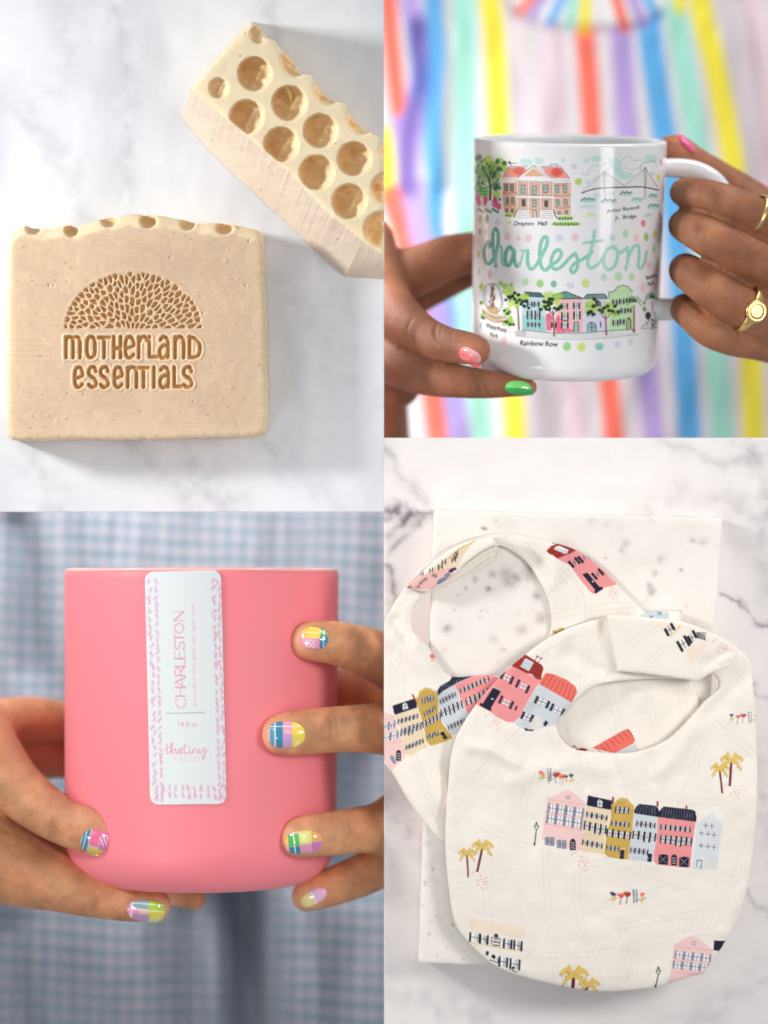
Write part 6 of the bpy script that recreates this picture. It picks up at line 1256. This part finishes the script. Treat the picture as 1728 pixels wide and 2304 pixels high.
folds2 = [([(1060, 1680), (1110, 1690), (1160, 1720)], 16, .09), ([(1200, 1600), (1215, 1650), (1250, 1710)], 18, -.09), ([(1150, 1760), (1260, 1720), (1360, 1730)], 22, .07), ([(1370, 1700), (1400, 1780), (1390, 1830)], 14, -.06), ([(1560, 1640), (1520, 1700), (1480, 1740)], 20, .06), ([(1640, 1480), (1600, 1500), (1570, 1490)], 20, .1), ([(1690, 1500), (1640, 1560), (1600, 1600)], 20, -.06),
          ([(1280, 1470), (1330, 1500), (1360, 1520)], 20, -.09), ([(1360, 1400), (1350, 1450), (1350, 1500)], 16, -.08), ([(1060, 1900), (1200, 2000), (1260, 2160)], 60, .05), ([(1400, 1700), (1405, 1860), (1400, 2050), (1380, 2200)], 34, .05), ([(1330, 1900), (1340, 2050)], 28, -.045), ([(1560, 1900), (1600, 2040)], 50, -.04), ([(1180, 1800), (1200, 1900)], 24, -.05), ([(1460, 1700), (1470, 1760)], 10, -.05), ([(1310, 1700), (1320, 1770)], 10, -.05)]
relief("bib_body", [out2, n2], 1.55, cloth(.06, 501, .06, folds2), -.12, M_bib, bib2, colfun=lambda x, y, d: s2l(b2.at(x, y)))
# overlapping straps at the top right
fs = Canvas(1350, 1360, 1700, 1560, CREAM); c = fs; c.view(1200, 1180, .3183)
for p in ([(560, 700), (700, 830), (840, 960), (900, 1050)], [(1000, 800), (850, 950), (740, 1060)], [(600, 920), (720, 820), (860, 700)], [(1150, 950), (1170, 1080)]): street(c, p, 40, 4)
c.wash([(880, 690), (1060, 720), (1000, 760), (900, 740)], (250, 226, 208), .6, 3); c.wash([(1090, 880), (1200, 840), (1210, 880), (1110, 980)], (250, 224, 202), .7, 3)
def sh3(x, y, w=20, h=74, a=-.5):
    ca, sa = math.cos(a), math.sin(a); c.poly([(x+(u*w/2)*ca-(v*h/2)*sa, y+(u*w/2)*sa+(v*h/2)*ca) for u, v in ((-1, -1), (1, -1), (1, 1), (-1, 1))], NV)
for (x, y, h) in ((943, 762, 60), (985, 722, 56), (1036, 862, 84), (1085, 822, 84), (1105, 815, 60), (1140, 775, 60)): sh3(x, y, 20, h)
for (x, y) in ((965, 742), (1060, 842), (1122, 800)): c.line([(x-24, y+14), (x+24, y-14)], 4, NV); c.line([(x-12, y-26), (x+12, y+26)], 4, NV)
for i in range(5): c.line([(1140+i*16, 760+i*5), (1160+i*14, 800+i*5)], 6, NV, .85); c.line([(1145+i*4, 800-i*9), (1215+i*2, 810-i*11)], 4, NV, .8)
c.line([(965, 790), (990, 770), (1010, 750), (1040, 715)], 7, (224, 190, 96), .9, True); pebbles(c, 1335, 860, .9, 9)
strap_o = catmull([(1367, 1387), (1374, 1384), (1420, 1386), (1480, 1392), (1530, 1398), (1575, 1412), (1622, 1434), (1660, 1458)], 5)
strap_p = np.concatenate([strap_o, catmull([(1660, 1475), (1640, 1500), (1620, 1508), (1598, 1516), (1572, 1531), (1545, 1529), (1480, 1520), (1430, 1514), (1391, 1511)], 5)])
relief("overlapping_strap", [strap_p], 1.5, lambda x, y, d: .30-.05*np.exp(-np.clip(d, 0, 99)/3)+.02*(fbm(x/50, y/50, 611, 3)-.5)-.0016*np.clip(x-1540, 0, 150)-.05*ridge(x, y, [(1640, 1470), (1590, 1490)], 14), .02, M_bib, bib2, colfun=lambda x, y, d: s2l(fs.at(x, y)))
bt = Canvas(1410, 1370, 1540, 1420, (246, 240, 230)); c = bt; c.view(1200, 1180, .3183); c.poly([(730, 650), (820, 622), (955, 618), (960, 660), (900, 690)], (196, 212, 224), .9)
for (x, y) in ((835, 657), (892, 628)): c.line([(x-14, y-12), (x+14, y+12)], 3.5, NV); c.line([(x+14, y-12), (x-14, y+12)], 3.5, NV)
relief("under_strap", [[(1425, 1386), (1450, 1380), (1500, 1376), (1531, 1377), (1531, 1402), (1500, 1400), (1440, 1396)]], 1.4, lambda x, y, d: .12-.05*np.exp(-np.clip(d, 0, 99)/4), -.28, M_bib, bib2, colfun=lambda x, y, d: s2l(bt.at(x, y)))
corner = [(1500, 2214), (1520, 2210), (1558, 2195), (1583, 2193), (1583, 2188), (1560, 2187), (1520, 2192)]
